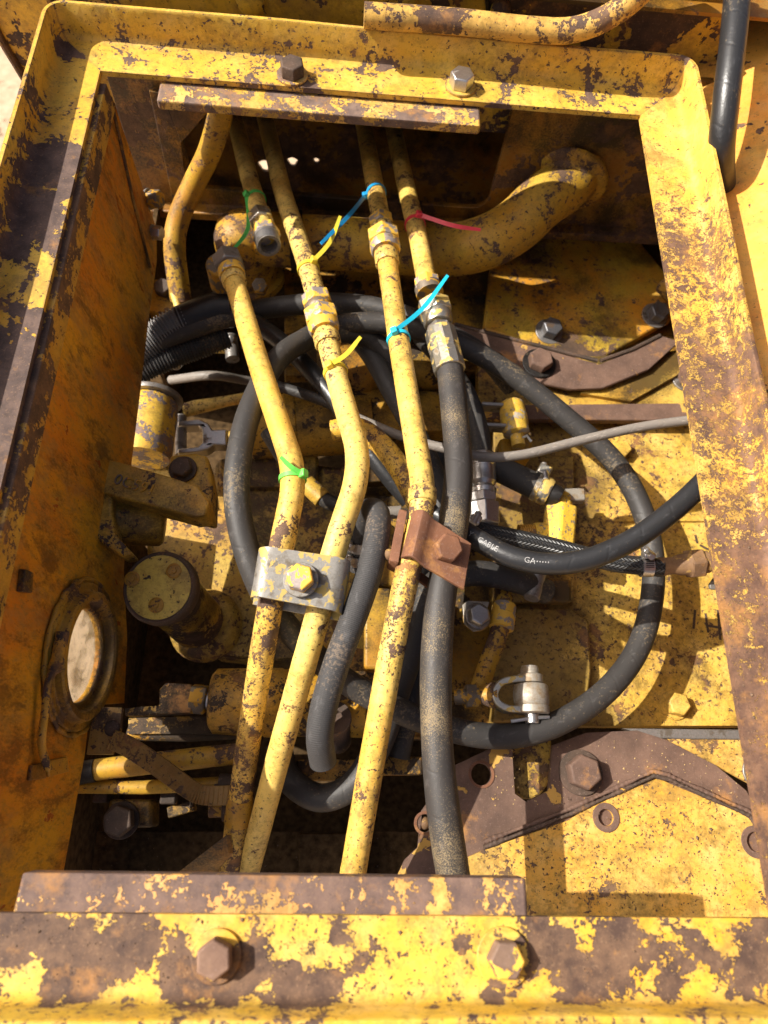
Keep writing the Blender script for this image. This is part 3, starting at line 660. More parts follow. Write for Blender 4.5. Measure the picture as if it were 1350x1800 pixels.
MB().lathe(c1 - axT * .04, axT, [(.048, 0), (.044, .012), (.036, .018)], 32).build("base_flange", M_ENG, fp)

# ------------------------------------------------------------- casting bracket with raised marks
cb_ = thing("cast_bracket", "chunky cast iron bracket with raised characters bolted by the side panel", "bracket", U(270, 870, -.26))
ZC = -.185
arm = [(171, 803), (212, 812), (300, 838), (350, 856), (368, 882), (362, 905), (340, 908), (300, 897), (160, 862), (163, 830)]
MB().plate(UU([(x, y, ZC) for x, y in arm]), V((.002, 0, -.035))).build("arm", M_CAST, cb_, bevel=.002, seg=2)
leg = [(161, 862), (198, 868), (196, 895), (201, 938), (232, 972), (212, 976), (174, 950), (154, 920), (156, 885)]
MB().plate(UU([(x, y, ZC - .004) for x, y in leg]), V((.002, 0, -.03))).build("side_leg", M_CAST, cb_, bevel=.003, seg=3)
MB().plate(UU([(298, 800, -.215), (340, 796, -.215), (366, 802, -.215), (374, 850, -.215), (372, 905, -.215), (300, 890, -.215)]), V((0, 0, -.05))).build("lug", M_CAST, cb_, bevel=.006, seg=3)
bolt(cb_, U(322, 826, -.215), V((-.08, -.05, 1)), .022, .010, M_BOLTD, .3, .0165, M_BOLTD)
a, b = U(192, 915, -.225), U(290, 925, -.235)
MB().lathe(a, b - a, [(.016, 0), (.024, .004), (.0255, .03), (.024, (b - a).length - .004), (.020, (b - a).length)], 32).build("roller", M_CAST, cb_, sm=50)
def text_mesh(s, size, depth=0.):
    c = bpy.data.curves.new("t", 'FONT'); c.body = s; c.size = size; c.extrude = depth; c.resolution_u = 2; c.align_x = 'LEFT'
    o = bpy.data.objects.new("t", c); COL.objects.link(o)
    bpy.context.view_layer.update()
    me = bpy.data.meshes.new_from_object(o)
    v = [p.co.copy() for p in me.vertices]; f = [list(p.vertices) for p in me.polygons]
    bpy.data.objects.remove(o); bpy.data.curves.remove(c); bpy.data.meshes.remove(me); return v, f
v, f = text_mesh("0C591", .0185, .0018)
p0, p1 = U(198, 850, ZC), U(300, 882, ZC); ux = (p1 - p0).normalized(); uy = ZU.cross(ux)
MB().add([p0 + ux * q.x * .95 + uy * q.y + ZU * (q.z + .0003) for q in v], f).build("raised_characters", M_NUT2, cb_, sm=30)

# ------------------------------------------------------------- yellow canister by the panel
cn = thing("canister", "yellow and grey chipped round canister with a lid lying behind the side panel", "canister", U(265, 780, -.34))
zc = zl(262, 760, .03)
a, b = U(268, 705, zc), U(252, 806, zc)
L = (b - a).length
MB().lathe(a, b - a, [(.030, 0), (.0345, .006), (.0355, .02), (.0355, L * .9), (.033, L)], 40).build("shell", paint("canister_paint", chip=.45, cs=26, seed=140, grime=.12, spots=.3, d1=(.16, .13, .13), d2=(.22, .18, .18)), cn)
MB().lathe(a + (a - b).normalized() * .006, b - a, [(.024, -.007), (.034, -.003), (.0395, 0), (.040, .003), (.039, .006)], 40).build("lid", M_STEEL, cn, sm=30)
px_plate("foot", [(225, 808), (320, 800), (330, 870), (225, 870)], -.335, .02, M_PIPE, cn, bevel=.003)

# ------------------------------------------------------------- silver yoke and rods left of the pipes
sy = thing("silver_yoke", "bright silver forked yoke on a threaded rod beside the yellow canister", "clevis", U(365, 765, -.26))
yp = [(312, 741), (352, 737), (366, 744), (373, 755), (398, 754), (398, 782), (375, 781), (366, 788), (352, 793), (312, 797), (312, 789), (348, 785), (356, 778), (356, 755), (350, 747), (312, 749)]
zy = zl(360, 765)
MB().plate(UU([(x, y, zy) for x, y in yp]), V((0, 0, -.022))).build("fork", M_ZINC, sy, bevel=.002)
MB().cyl(U(385, 768, zy - .012), U(450, 772, zy - .012), .0095, 18).build("rod", M_PIPE, sy)
MB().cyl(U(318, 732, zy - .012), U(318, 800, zy - .012), .008, 18).build("pin", M_STEEL, sy)
zt = zl(385, 708)
MB().tube([U(322, 722, zt), U(345, 716, zt), U(400, 705, zt), U(432, 699, zt)], lambda t, L: .0105 if L < .024 else .0078, 16).build("throttle_rod", M_PIPE, label="thin yellow rod with a black boot above the silver yoke", cat="rod")
MB().tube(cat(UU([(300, 668, -.385), (370, 660, zl(380, 660)), (428, 668, zl(428, 668)), (470, 675, -.40)]), 6), .0068, 12).build("grey_rod", M_GCABLE, label="pale grey sleeved rod in the dark gap beside the coiled hose", cat="rod")
zd_ = zl(385, 611)
dc = thing("drain_cock", "small yellow bar with bright steel nut under the corrugated hose", "fitting", U(390, 618, -.30))
MB().box(U(380, 611, zd_), (V((1, .02, 0)), V((0, 1, 0)), ZU), (.046, .013, .012)).build("bar", M_PIPE, dc, bevel=.001)
MB().cyl(U(406, 592, zd_ + .01), U(409, 632, zd_ + .01), .010, 18).build("spindle", M_STEEL, dc)
MB().ball(U(406, 597, zd_ + .018), .009, 14).build("ball_end", M_ZINC, dc)
MB().hex(U(425, 604, zd_ + .005), V((1, 0, 0)), .014, .012).build("nut", M_ZINC, dc, bevel=.0008)
MB().ball(U(309, 639, zl(309, 639)), .009, 14).build("ball_stud", M_ZINC, label="tiny bright ball stud under the corrugated hose", cat="ball stud")

# ------------------------------------------------------------- lower left clutter
M_STRUT = paint("strut_paint", a=(.30, .17, .03), b=(.22, .11, .02), chip=.40, cs=24, spots=.6, seed=180, grime=.35, low=.3, rorg=.2, d1=(.06, .035, .02), d2=(.13, .075, .04))
wp = thing("support_strut", "flat brown strut with a bolted end plate running from the side panel", "strut", U(250, 1330, -.28))
px_plate("end_plate", [(165, 1242), (214, 1244), (210, 1290), (196, 1326), (152, 1326)], -.235, .008, M_STRUT, wp, [(197, 1280, .0085)])
MB().lathe(U(197, 1280, -.244), ZU, [(.0095, 0), (.0095, .006), (.007, .007)], 20).build("rivet", M_BOLTD, wp)
st = cat(UU([(196, 1300, -.236), (225, 1312, -.24), (280, 1348, -.255), (335, 1388, -.27), (362, 1398, -.275), (410, 1398, -.275)]), 6)
sm_ = MB()
for a, b in zip(st, st[1:]):
    d = (b - a); sm_.box((a + b) / 2, (d, d.cross(ZU), ZU), (d.length * 1.12, .020, .008))
sm_.build("strut_bar", M_STRUT, wp, bevel=.0008)
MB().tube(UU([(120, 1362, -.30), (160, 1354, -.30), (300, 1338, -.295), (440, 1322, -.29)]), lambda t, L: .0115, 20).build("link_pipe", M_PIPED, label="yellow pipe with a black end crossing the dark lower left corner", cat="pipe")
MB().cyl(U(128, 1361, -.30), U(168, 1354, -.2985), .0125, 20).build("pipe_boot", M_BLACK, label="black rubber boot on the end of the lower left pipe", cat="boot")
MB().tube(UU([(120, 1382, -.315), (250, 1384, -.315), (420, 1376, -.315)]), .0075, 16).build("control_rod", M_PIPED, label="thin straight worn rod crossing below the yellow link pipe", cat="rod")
pd = thing("mount_pad", "black mounting pad with yellow paint remains and one bolt in the dark corner", "mount", U(230, 1430, -.37))
px_plate("pad", [(190, 1405), (268, 1405), (268, 1455), (190, 1455)], -.34, .04, M_ENGD, pd, bevel=.004)
bolt(pd, U(214, 1442, -.34), ZU, .030, .016, M_BOLTD, .2, .02, M_BOLTD)
for x, y, s in ((182, 1398, .016), (300, 1399, .018)): MB().box(U(x, y, -.35), (V((1, 0, 0)), V((0, 1, 0)), ZU), (s, s, .03)).build("lug", M_BOLTD, pd, bevel=.002)
MB().box(U(320, 1422, -.36), (V((1, .3, 0)), V((-.3, 1, 0)), ZU), (.03, .012, .02)).build("clip", M_ENGD, pd, bevel=.001)
gl = thing("rod_gland", "stack of short dark fittings with a yellow tip behind the first pipe", "fitting", U(400, 1420, -.33))
for x0, x1, y, r, mm in ((385, 430, 1380, .012, M_BOLTD), (375, 440, 1400, .013, M_CAST), (392, 430, 1420, .014, M_BOLTD), (368, 392, 1420, .010, M_PIPED)):
    MB().cyl(U(x0, y, -.30), U(x1, y, -.30), r, 20).build("collar", mm, gl, bevel=.001)
MB().plate(UU([(298, 1545, -.30), (398, 1468, -.26), (402, 1500, -.27), (380, 1545, -.31)]), V((.004, 0, -.004))).build("bent_sheet", M_DARKWALL, label="torn bent orange sheet metal corner below the first pipe", cat="sheet metal")
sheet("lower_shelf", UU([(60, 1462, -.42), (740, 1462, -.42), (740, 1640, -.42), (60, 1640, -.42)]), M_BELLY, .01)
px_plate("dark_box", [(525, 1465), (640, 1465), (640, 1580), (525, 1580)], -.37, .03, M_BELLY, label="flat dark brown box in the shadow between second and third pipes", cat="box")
sp = thing("dark_spout", "short black round spout under the open ended cloth hose", "fitting", U(590, 1300, -.30))
MB().cyl(U(592, 1300, -.30), U(588, 1265, -.245), .017, 24).build("body", M_BOLTD, sp)
MB().ring(U(588, 1265, -.245), U(588, 1265, -.245) - U(592, 1300, -.30), .009, .0185, .006).build("lip", M_BOLTD, sp)
px_plate("base", [(520, 1335), (660, 1335), (660, 1372), (520, 1372)], -.315, .03, M_ENGD, sp, bevel=.003)
px_plate("tab", [(660, 1330), (745, 1330), (745, 1362), (660, 1362)], -.30, .03, M_ENGD, sp, bevel=.003)

# ================================================================== PIPES
def proj(P):
    d = P - CAM; z = d.dot(RZ); return CX + F * d.dot(RX) / z, CY + F * d.dot(RY) / z
def at_y(path, py):
    best = None
    for a, b in zip(path, path[1:]):
        ya, yb = proj(a)[1], proj(b)[1]
        if (ya - py) * (yb - py) <= 0 and ya != yb:
            return a.lerp(b, (py - ya) / (yb - ya)), (b - a).normalized()
        k = min(abs(ya - py), abs(yb - py))
        if best is None or k < best[0]: best = (k, a, (b - a).normalized())
    return best[1], best[2]
PR = .0125
def pipe(name, label, pts, mat, r=PR, rad=.045):
    P = UU(pts); path = dense(fil(P, rad, 10), .004)
    t = thing(name, label, "pipe", P[-1], "hydraulic pipes")
    MB().tube(path, lambda s, L: r * (1 + .006 * math.sin(L * 61) + .004 * math.sin(L * 233)), 28).build("tube", mat, t, sm=60)
    return t, path
def nut(t, path, y, af, h, mat, rot=0., name="nut"):
    p, d = at_y(path, y); return MB().hex(p - d * h / 2, d, af, h, rot, .05).build(name, mat, t, bevel=.0012)
def collar(t, path, y, r, h, mat, name="collar", prof=None):
    p, d = at_y(path, y)
    pr = prof or [(r * .93, 0), (r, .0015), (r, h - .0015), (r * .93, h)]
    return MB().lathe(p - d * h / 2, d, pr, 32).build(name, mat, t, sm=45)

p0, path0 = pipe("cut_pipe", "short yellow pipe ending in an open threaded fitting above the elbow", [(404, 180, -.29), (418, 230, -.235), (436, 305, -.205), (464, 402, -.170)], M_PIPE)
nut(p0, path0, 386, .030, .020, M_ZINCP, .2)
e, d = path0[-1], (path0[-1] - path0[-2]).normalized()
MB().hex(e + d * .006, d, .033, .015, .5, .05).build("hex_adapter", M_NUT, p0, bevel=.0012)
thr = [(.0165, .018), (.0165, .024)] + [(.0158 - (.0011 if i % 2 else 0), .0245 + i * .0009) for i in range(16)] + [(.0145, .0395), (.0110, .0395), (.0105, .038), (.0105, .012)]
MB().lathe(e, d, [(.0001, .012)] + thr[:0] + [(.0165, .012)] + thr + [(.0001, .012)], 32, cap=False).build("threaded_end", M_STEEL, p0, sm=25)

p1, path1 = pipe("elbow_pipe", "yellow pipe from a grey elbow nut bent once with green tie at the bend", [(402, 462, -.172), (458, 650, -.130), (521, 836, -.100), (497, 950, -.105), (470, 1090, -.128), (437, 1300, -.225), (402, 1552, -.31)], M_PIPE2)
nut(p1, path1, 462, .034, .021, M_STEEL, .2)
collar(p1, path1, 480, .0165, .014, M_NUT)
collar(p1, path1, 493, .0152, .012, M_PIPE)
collar(p1, path1, 1424, .0138, .030, M_PIPED, "sleeve")
ex = path1[0]; MB().cyl(ex + V((-.012, .002, -.005)), ex + V((-.012, .004, -.05)), .018, 24).build("elbow_body", M_NUT2, p1, bevel=.002)

p2, path2 = pipe("coupled_pipe", "long yellow pipe with double hex coupling and a smooth bend before the grey clamp", [(462, 190, -.265), (497, 340, -.190), (545, 480, -.155), (592, 665, -.132), (637, 820, -.095), (590, 955, -.105), (558, 1085, -.125), (505, 1272, -.190), (431, 1552, -.315)], M_PIPE)
nut(p2, path2, 530, .033, .016, M_NUT, .25, "coupling_nut"); collar(p2, path2, 543, .0170, .010, M_NUT2)
nut(p2, path2, 560, .037, .020, M_NUT, .1, "coupling_nut"); collar(p2, path2, 577, .0185, .012, M_NUT, prof=[(.0185, 0), (.0185, .006), (.0165, .012)])
collar(p2, path2, 598, .0155, .016, M_PIPE)

p3, path3 = pipe("clamped_pipe", "long yellow pipe with couplings running into the rusty brown clamp", [(634, 190, -.265), (652, 290, -.205), (672, 400, -.160), (700, 595, -.137), (748, 880, -.092), (716, 1005, -.104), (690, 1135, -.122), (655, 1330, -.158), (617, 1556, -.20)], M_PIPE2)
nut(p3, path3, 393, .030, .017, M_NUT, .2, "coupling_nut"); collar(p3, path3, 405, .0165, .008, M_PIPE)
nut(p3, path3, 420, .038, .020, M_NUT, .15, "coupling_nut"); collar(p3, path3, 437, .0200, .012, M_NUT, prof=[(.0195, 0), (.0195, .007), (.017, .012)])
collar(p3, path3, 455, .0152, .020, M_PIPE); collar(p3, path3, 872, .0145, .016, M_PIPE, "sleeve")

p4, path4 = pipe("hose_end_pipe", "yellow pipe with a red tie ending in a silver crimped hose fitting", [(684, 190, -.265), (712, 320, -.192), (738, 430, -.158), (752, 505, -.150)], M_PIPE2)
nut(p4, path4, 503, .030, .017, M_NUT, .2)
H4 = UU([(752, 508, -.150), (766, 550, -.146), (776, 595, -.142), (790, 645, -.138), (800, 740, -.128), (806, 830, -.118), (796, 930, -.114), (783, 1000, -.116), (772, 1080, -.120), (766, 1200, -.126), (770, 1330, -.132), (783, 1450, -.140), (800, 1560, -.150)])
path4h = dense(cat(H4, 8), .004)
MB().lathe(path4[-1], path4h[8] - path4h[0], [(.017, 0), (.017, .012)], 28).build("collar", M_NUT2, p4)
nut(p4, path4h, 545, .037, .020, M_ZINCP, .1, "swivel_nut"); collar(p4, path4h, 562, .0185, .017, M_ZINCP, prof=[(.018, 0), (.0185, .004), (.018, .012), (.0165, .017)])
nut(p4, path4h, 582, .026, .014, M_ZINC, .4, "stem_hex")
pA, dA = at_y(path4h, 572); pB, dB = at_y(path4h, 652)
ax = pB - pA; L = ax.length
MB().lathe(pA + ax * .12, ax, [(.0150, 0), (.0185, .002), (.0190, .010), (.0190, L * .45), (.0182, L * .47), (.0182, L * .52), (.0190, L * .54), (.0190, L * .86), (.0175, L * .88)], 12, .1).build("crimp_ferrule", M_ZINCP, p4, bevel=.0008, sm=20)
hose_path = [p for p in path4h if proj(p)[1] > 628]
MB().tube(hose_path, lambda s, L: .0152 + .0003 * math.sin(L * 40), 28).build("pressure_hose", M_RUBD, label="dusty thick black pressure hose hanging from the silver crimped fitting through the rusty clamp", cat="hose", sm=60)

# S shaped pipe in the far left corner
sp_ = UU([(392, 165, -.06), (384, 215, -.095), (366, 272, -.140), (340, 325, -.180), (314, 385, -.215), (307, 440, -.240), (318, 530, -.285)])
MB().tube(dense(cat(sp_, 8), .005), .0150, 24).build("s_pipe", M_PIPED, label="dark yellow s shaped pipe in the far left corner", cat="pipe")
cf = thing("corner_flange", "small yellow flange with a dark stud beside the s shaped pipe", "flange", U(290, 520, -.32))
px_plate("lug", [(255, 490), (300, 490), (318, 530), (315, 560), (255, 545)], -.285, .02, M_PIPED, cf, bevel=.003)
bolt(cf, U(291, 512, -.285), V((-.1, -.2, 1)), .022, .014, M_BOLTD, .2, .015, M_PIPED)
MB().tube(UU([(303, 506, -.27), (316, 550, -.28)]), .0055, 10).build("stay", M_PIPE, cf)

# big bent pipe on the far bulkhead
bp = thing("bent_exhaust_pipe", "fat bent olive yellow pipe leaving the far bulkhead by a round flange", "pipe", U(700, 470, -.30))
c = UY(1000, 316, YB)
bpts = [c + V((.02, .03, .02)), c + V((.0, -.004, 0)), UY(955, 352, .768), UY(905, 398, .738), UY(848, 428, .720), U(780, 440, -.238), U(650, 432, -.238), U(520, 424, -.240), U(455, 420, -.242)]
bpath = dense(cat(bpts, 10), .006)
MB().tube(bpath, .0365, 40).build("pipe_body", M_BIG, bp, sm=60)
MB().lathe(c + V((-.002, .002, 0)), V((-.22, -1, -.12)), [(.055, 0), (.055, .005), (.053, .008), (.045, .009), (.042, .010), (.0375, .016)], 44).build("wall_flange", M_BIG, bp, sm=50)
e = U(433, 428, -.242)
MB().lathe(e + V((0, 0, -.075)), V((-.08, .12, 1)), [(.050, 0), (.050, .010), (.041, .012), (.041, .072), (.039, .086), (.032, .100), (.018, .109), (.0001, .112)], 40).build("end_dome", M_BIG, bp, sm=50)
bolt(bp, U(405, 505, -.275), V((0, -.4, 1)), .020, .012, M_NUT2, .2); bolt(bp, U(458, 505, -.275), V((0, -.4, 1)), .020, .012, M_NUT2, .5)
MB().ring(U(512, 424, -.240), U(540, 425, -.24) - U(512, 424, -.240), .038, .042, .016, 40).build("pipe_band", M_BLACK, bp)

# crackled short pipe between second and third pipe
kp = UU([(584, 758, -.178), (620, 752, -.172), (650, 764, -.166), (690, 805, -.160), (722, 858, -.156), (742, 900, -.156)])
MB().tube(dense(cat(kp, 8), .004), .0128, 24).build("crackled_pipe", paint("crackled_paint", chip=.36, cs=60, spots=.9, seed=150, grime=.04, low=.2), label="short curved yellow pipe with dark crackled paint behind the clamped pipe", cat="pipe")

# ================================================================== HOSES AND CABLES
def hose(name, label, pts, r, mat, n=8, cat_="hose", seg=22, step=.005, rf=None):
    path = dense(cat(UU(pts), n), step)
    MB().tube(path, rf or r, seg).build(name, mat, label=label, cat=cat_, sm=60); return path
loop = [(700, 640, -.225), (640, 590, -.205), (560, 590, -.185), (490, 630, -.160), (440, 720, -.132), (417, 830, -.118), (424, 930, -.125), (460, 1035, -.140), (520, 1120, -.165), (620, 1205, -.200), (740, 1265, -.222), (860, 1294, -.232), (965, 1278, -.232), (1065, 1215, -.236), (1128, 1125, -.244), (1149, 1010, -.248), (1132, 905, -.246), (1080, 812, -.236), (990, 730, -.222), (890, 652, -.205), (790, 598, -.190), (690, 570, -.186), (600, 572, -.190), (530, 600, -.205), (470, 650, -.235)]
hose("coiled_hose", "long black rubber hose coiled in a wide loop across the bay", loop, .0135, M_RUB)
hose("upper_hose", "black hose arching over the coil just below the fat bent pipe", [(250, 610, -.255), (330, 580, -.245), (420, 552, -.235), (500, 538, -.225), (590, 533, -.215), (680, 545, -.205), (770, 580, -.200), (850, 625, -.215), (900, 680, -.25)], .0135, M_RUB)
hose("inner_hose", "shiny dark hose dropping behind the third pipe inside the coil", [(600, 560, -.24), (650, 620, -.225), (690, 690, -.225), (740, 780, -.235), (770, 860, -.25), (775, 960, -.26)], .0135, M_RUB)
hose("u_bend_hose", "black hose making a low u bend in the shade between second and third pipes", [(490, 1310, -.31), (505, 1365, -.30), (560, 1402, -.295), (620, 1380, -.285), (665, 1310, -.27), (700, 1210, -.255), (735, 1110, -.24), (760, 1030, -.235), (830, 1008, -.232), (900, 1018, -.235), (960, 1040, -.26)], .0150, M_RUB)
ch = thing("corrugated_hose", "grey black corrugated conduit with a smooth cuff by the side panel", "hose", U(330, 580, -.29))
cpath = dense(cat(UU([(225, 625, -.262), (262, 600, -.256), (310, 572, -.248), (345, 558, -.244)]), 8), .0009)
MB().tube(cpath, lambda t, L: .0215 + .0013 * (1 if math.sin(L * 2 * math.pi / .0042) > 0 else -1), 28).build("ribbed_tube", rubber("conduit_grey", c=(.17, .165, .16), dust=.15, seed=9, rough=.45), ch, sm=25)
cpath = dense(cat(UU([(318, 568, -.247), (350, 556, -.243), (385, 545, -.240), (408, 543, -.239)]), 8), .003)
MB().tube(cpath, lambda t, L: .0225 + .0022 * t, 28).build("cuff", M_BLACK, ch)
c2 = dense(cat(UU([(230, 660, -.28), (270, 640, -.275), (330, 615, -.272), (400, 590, -.27)]), 8), .0009)
MB().tube(c2, lambda t, L: .0165 + .0010 * (1 if math.sin(L * 2 * math.pi / .0042) > 0 else -1), 24).build("lower_conduit", M_RUB, label="second darker corrugated conduit under the grey one", cat="hose", sm=25)
hose("diagonal_cable", "shiny black cable running diagonally down from the corrugated conduit cuff", [(400, 540, -.235), (450, 568, -.225), (510, 615, -.212), (575, 685, -.200), (620, 750, -.20), (670, 820, -.205), (720, 880, -.215)], .0115, M_CABLE, cat_="cable")
gpath = hose("grey_cable", "thin grey control cable crossing the bay from coil to right rail", [(480, 676, -.215), (560, 702, -.205), (640, 740, -.198), (720, 772, -.190), (790, 790, -.182), (850, 803, -.176), (920, 799, -.172), (1030, 772, -.166), (1130, 750, -.160), (1232, 736, -.150), (1330, 722, -.14)], .0058, M_GCABLE, cat_="cable", seg=14)
MB().tube([p for p in gpath if proj(p)[0] < 600], .0066, 14).build("cable_sleeve", M_RUB, label="black sleeve over the start of the thin grey cable", cat="sleeve")
hose("drop_hose", "black hose dropping behind the pressure hose into bright zinc fittings", [(740, 590, -.245), (785, 640, -.235), (822, 700, -.225), (842, 760, -.22), (848, 815, -.217)], .0132, M_RUB)
df = thing("hose_end_fitting", "bright zinc hex hose end standing beside the pressure hose", "fitting", U(852, 920, -.23))
fa, fb = U(847, 800, -.217), U(852, 925, -.217); fd = fb - fa; FL = fd.length
MB().lathe(fa, fd, [(.0150, 0), (.0165, .003), (.0165, FL * .17), (.0155, FL * .18), (.0155, FL * .2), (.0165, FL * .21), (.0160, FL * .40), (.0130, FL * .45), (.0160, FL * .50), (.0150, FL * .56)], 28).build("ferrule", M_ZINC, df, sm=30)
MB().hex(fa + fd * .56, fd, .029, FL * .13, .2, .05).build("hex", M_ZINC, df, bevel=.001)
MB().hex(fa + fd * .70, fd, .033, FL * .30, .1, .08).build("swivel_nut", M_ZINC, df, bevel=.001)
MB().cyl(fa + fd * .98, fa + fd * 1.2, .013, 20).build("stem", M_STEEL, df)

jp = UU([(770, 905, -.150), (810, 930, -.140), (850, 955, -.130), (900, 979, -.122), (960, 991, -.115), (1030, 984, -.108), (1110, 950, -.100), (1180, 900, -.092), (1242, 842, -.085), (1300, 775, -.080)])
jpath = dense(cat(jp, 8), .004)
jc = thing("battery_cable", "thick shiny black cable with white printing passing under the right rail", "cable", U(1000, 990, -.13))
JR = .0112
MB().tube(jpath, JR, 26).build("sheath", M_CABLE, jc, sm=60)
def wrap_text(s, size, px, name, up=1., mat=None, gap=1.):
    v, f = text_mesh(s, size)
    T, N = frames(jpath); xs = [proj(p)[0] for p in jpath]
    i0 = min(range(len(xs)), key=lambda i: abs(xs[i] - px)); cum = [0.]
    for a, b in zip(jpath[i0:], jpath[i0 + 1:]): cum.append(cum[-1] + (b - a).length)
    out = []
    for q in v:
        s_ = q.x * gap; k = 0
        while k < len(cum) - 2 and cum[k + 1] < s_: k += 1
        a, b = jpath[i0 + k], jpath[i0 + k + 1]; t = (s_ - cum[k]) / max(1e-6, cum[k + 1] - cum[k]); p = a.lerp(b, t); tt = (b - a).normalized()
        vw = (CAM - p); vw = (vw - tt * vw.dot(tt)).normalized(); sd = vw.cross(tt)
        ang = (q.y - size * .33) / JR + .12
        out.append(p + (vw * math.cos(ang) + sd * math.sin(ang)) * (JR + .0006))
    MB().add(out, f).build(name, mat, jc)
M_PRINT = plain("white_print", (.30, .29, .28), .6)
wrap_text("GA", .0078, 918, "printing", mat=M_PRINT); wrap_text("······", .012, 940, "printing", mat=M_PRINT, gap=.85)
wrap_text("Y", .0078, 827, "printing", mat=M_PRINT); wrap_text("CABLE", .0078, 846, "printing", mat=M_PRINT)

bh = thing("braided_hose", "braided black hose with worm clamps ending on a rusty fitting by the right rail", "hose", U(1000, 990, -.18))
bpth = dense(cat(UU([(815, 922, -.188), (850, 934, -.184), (900, 945, -.180), (960, 958, -.176), (1020, 974, -.170), (1080, 989, -.165), (1130, 995, -.160), (1165, 998, -.157)]), 8), .004)
MB().tube(bpth, .0102, 26).build("hose_body", M_BRAID, bh, sm=60)
def worm(parent, p, d, r, hs, name="worm_clamp"):
    d = d.normalized()
    b = MB().lathe(p - d * .006, d, [(r + .0002, 0), (r + .0012, 0), (r + .0012, .012), (r + .0002, .012)], 36).build(name, M_ZINC, parent, sm=30)
    vw = hs.normalized(); sd = d.cross(vw)
    sc_ = MB(); 
    for k in range(6):
        a = .35 + k * .17; n_ = vw * math.cos(a) + sd * math.sin(a); sc_.box(p + n_ * (r + .0013), (d, n_, d.cross(n_)), (.0085, .0008, .0010))
    sc_.build("slot", M_BLACK, b)
    h = MB().box(p + vw * (r + .0035), (d, vw, sd), (.0125, .006, .012)); h.build("housing", M_ZINC, b, bevel=.0015)
    MB().hex(p + vw * (r + .005) - sd * .010, sd, .008, .007).cyl(p + vw * (r + .005) - sd * .004, p + vw * (r + .005) + sd * .010, .0036, 14).build("worm_screw", M_ZINC, b, bevel=.0004)
worm(bh, bpth[3], bpth[6] - bpth[0], .0105, V((.2, .3, 1)))
q, dq = min(((p, 0) for p in bpth), key=lambda t: abs(proj(t[0])[0] - 1137))
worm(bh, q, V((1, .02, .05)), .0105, V((0, .75, .7)))
rf = thing("rusty_fitting", "brown rusty hex barb fitting with elbow meeting the right rail", "fitting", U(1210, 1000, -.17))
ra_ = U(1155, 997, -.158); rd = U(1262, 986, -.152) - ra_; RL = rd.length
MB().lathe(ra_, rd, [(.0098, 0), (.0105, .004), (.0095, .012), (.0095, .018), (.0115, .024), (.0118, RL * .46), (.0150, RL * .52)], 28).build("barb", M_RUST2, rf)
MB().hex(ra_ + rd * .50, rd, .029, RL * .24, .3, .08).build("hex", M_RUST2, rf, bevel=.0015)
MB().lathe(ra_ + rd * .74, rd, [(.012, 0), (.012, .006), (.0105, .007), (.0105, RL * .34)], 24).build("neck", M_RUST2, rf)
MB().tube(cat([ra_ + rd * .95, ra_ + rd * 1.06 + V((0, -.004, 0)), ra_ + rd * 1.12 + V((.002, -.016, -.004)), ra_ + rd * 1.13 + V((.004, -.04, -.01))], 6), .011, 20).build("elbow", M_RUST2, rf)
MB().plate(UU([(1247, 1026, -.17), (1254, 1016, -.17), (1290, 1000, -.165), (1290, 1018, -.165), (1258, 1036, -.17), (1249, 1035, -.17)]), V((0, 0, -.004))).build("bleed_lever", M_STEEL, rf, bevel=.0015)

# cloth covered hose: up from two clamps, over, and down to an open end
clh = thing("cloth_hose", "cloth textured black hose with clamped top and loose open end between second and third pipes", "hose", U(570, 1340, -.16))
cl = dense(cat(UU([(634, 1000, -.205), (632, 960, -.185), (637, 920, -.160), (650, 897, -.138), (664, 905, -.115), (662, 945, -.105), (648, 1010, -.104), (622, 1085, -.108), (592, 1165, -.115), (570, 1240, -.124), (562, 1295, -.135), (568, 1340, -.155)]), 8), .004)
cmb = MB().tube(cl, lambda t, L: .0128, 28, False)
T_, N_ = frames(cl)
cmb.lathe(cl[-1] - T_[-1] * .02, T_[-1], [(.0085, 0), (.0085, .0202), (.0128, .0202)], 28, cap=False)
cmb.build("hose_body", M_CLOTH, clh, sm=60)
worm(clh, cl[4], cl[8] - cl[0], .0132, V((-.8, -.3, .6))); worm(clh, cl[9], cl[12] - cl[6], .0132, V((-.8, -.3, .6)))
MB().cyl(U(640, 905, -.175), U(705, 900, -.175), .0072, 18).build("crossing_rod", M_GCABLE, label="short pale rod crossing behind the cloth hose top", cat="rod")
hf = thing("small_hose", "small black hose with a brown ferrule behind the green tied bend", "hose", U(560, 870, -.25))
sh = dense(cat(UU([(470, 760, -.245), (505, 815, -.24), (545, 860, -.236), (585, 885, -.236), (640, 895, -.24)]), 8), .005)
MB().tube(sh, .0095, 18).build("hose_body", M_RUB, hf)
MB().cyl(U(538, 850, -.237), U(568, 878, -.236), .0118, 20).build("ferrule", M_CAST, hf, bevel=.001)

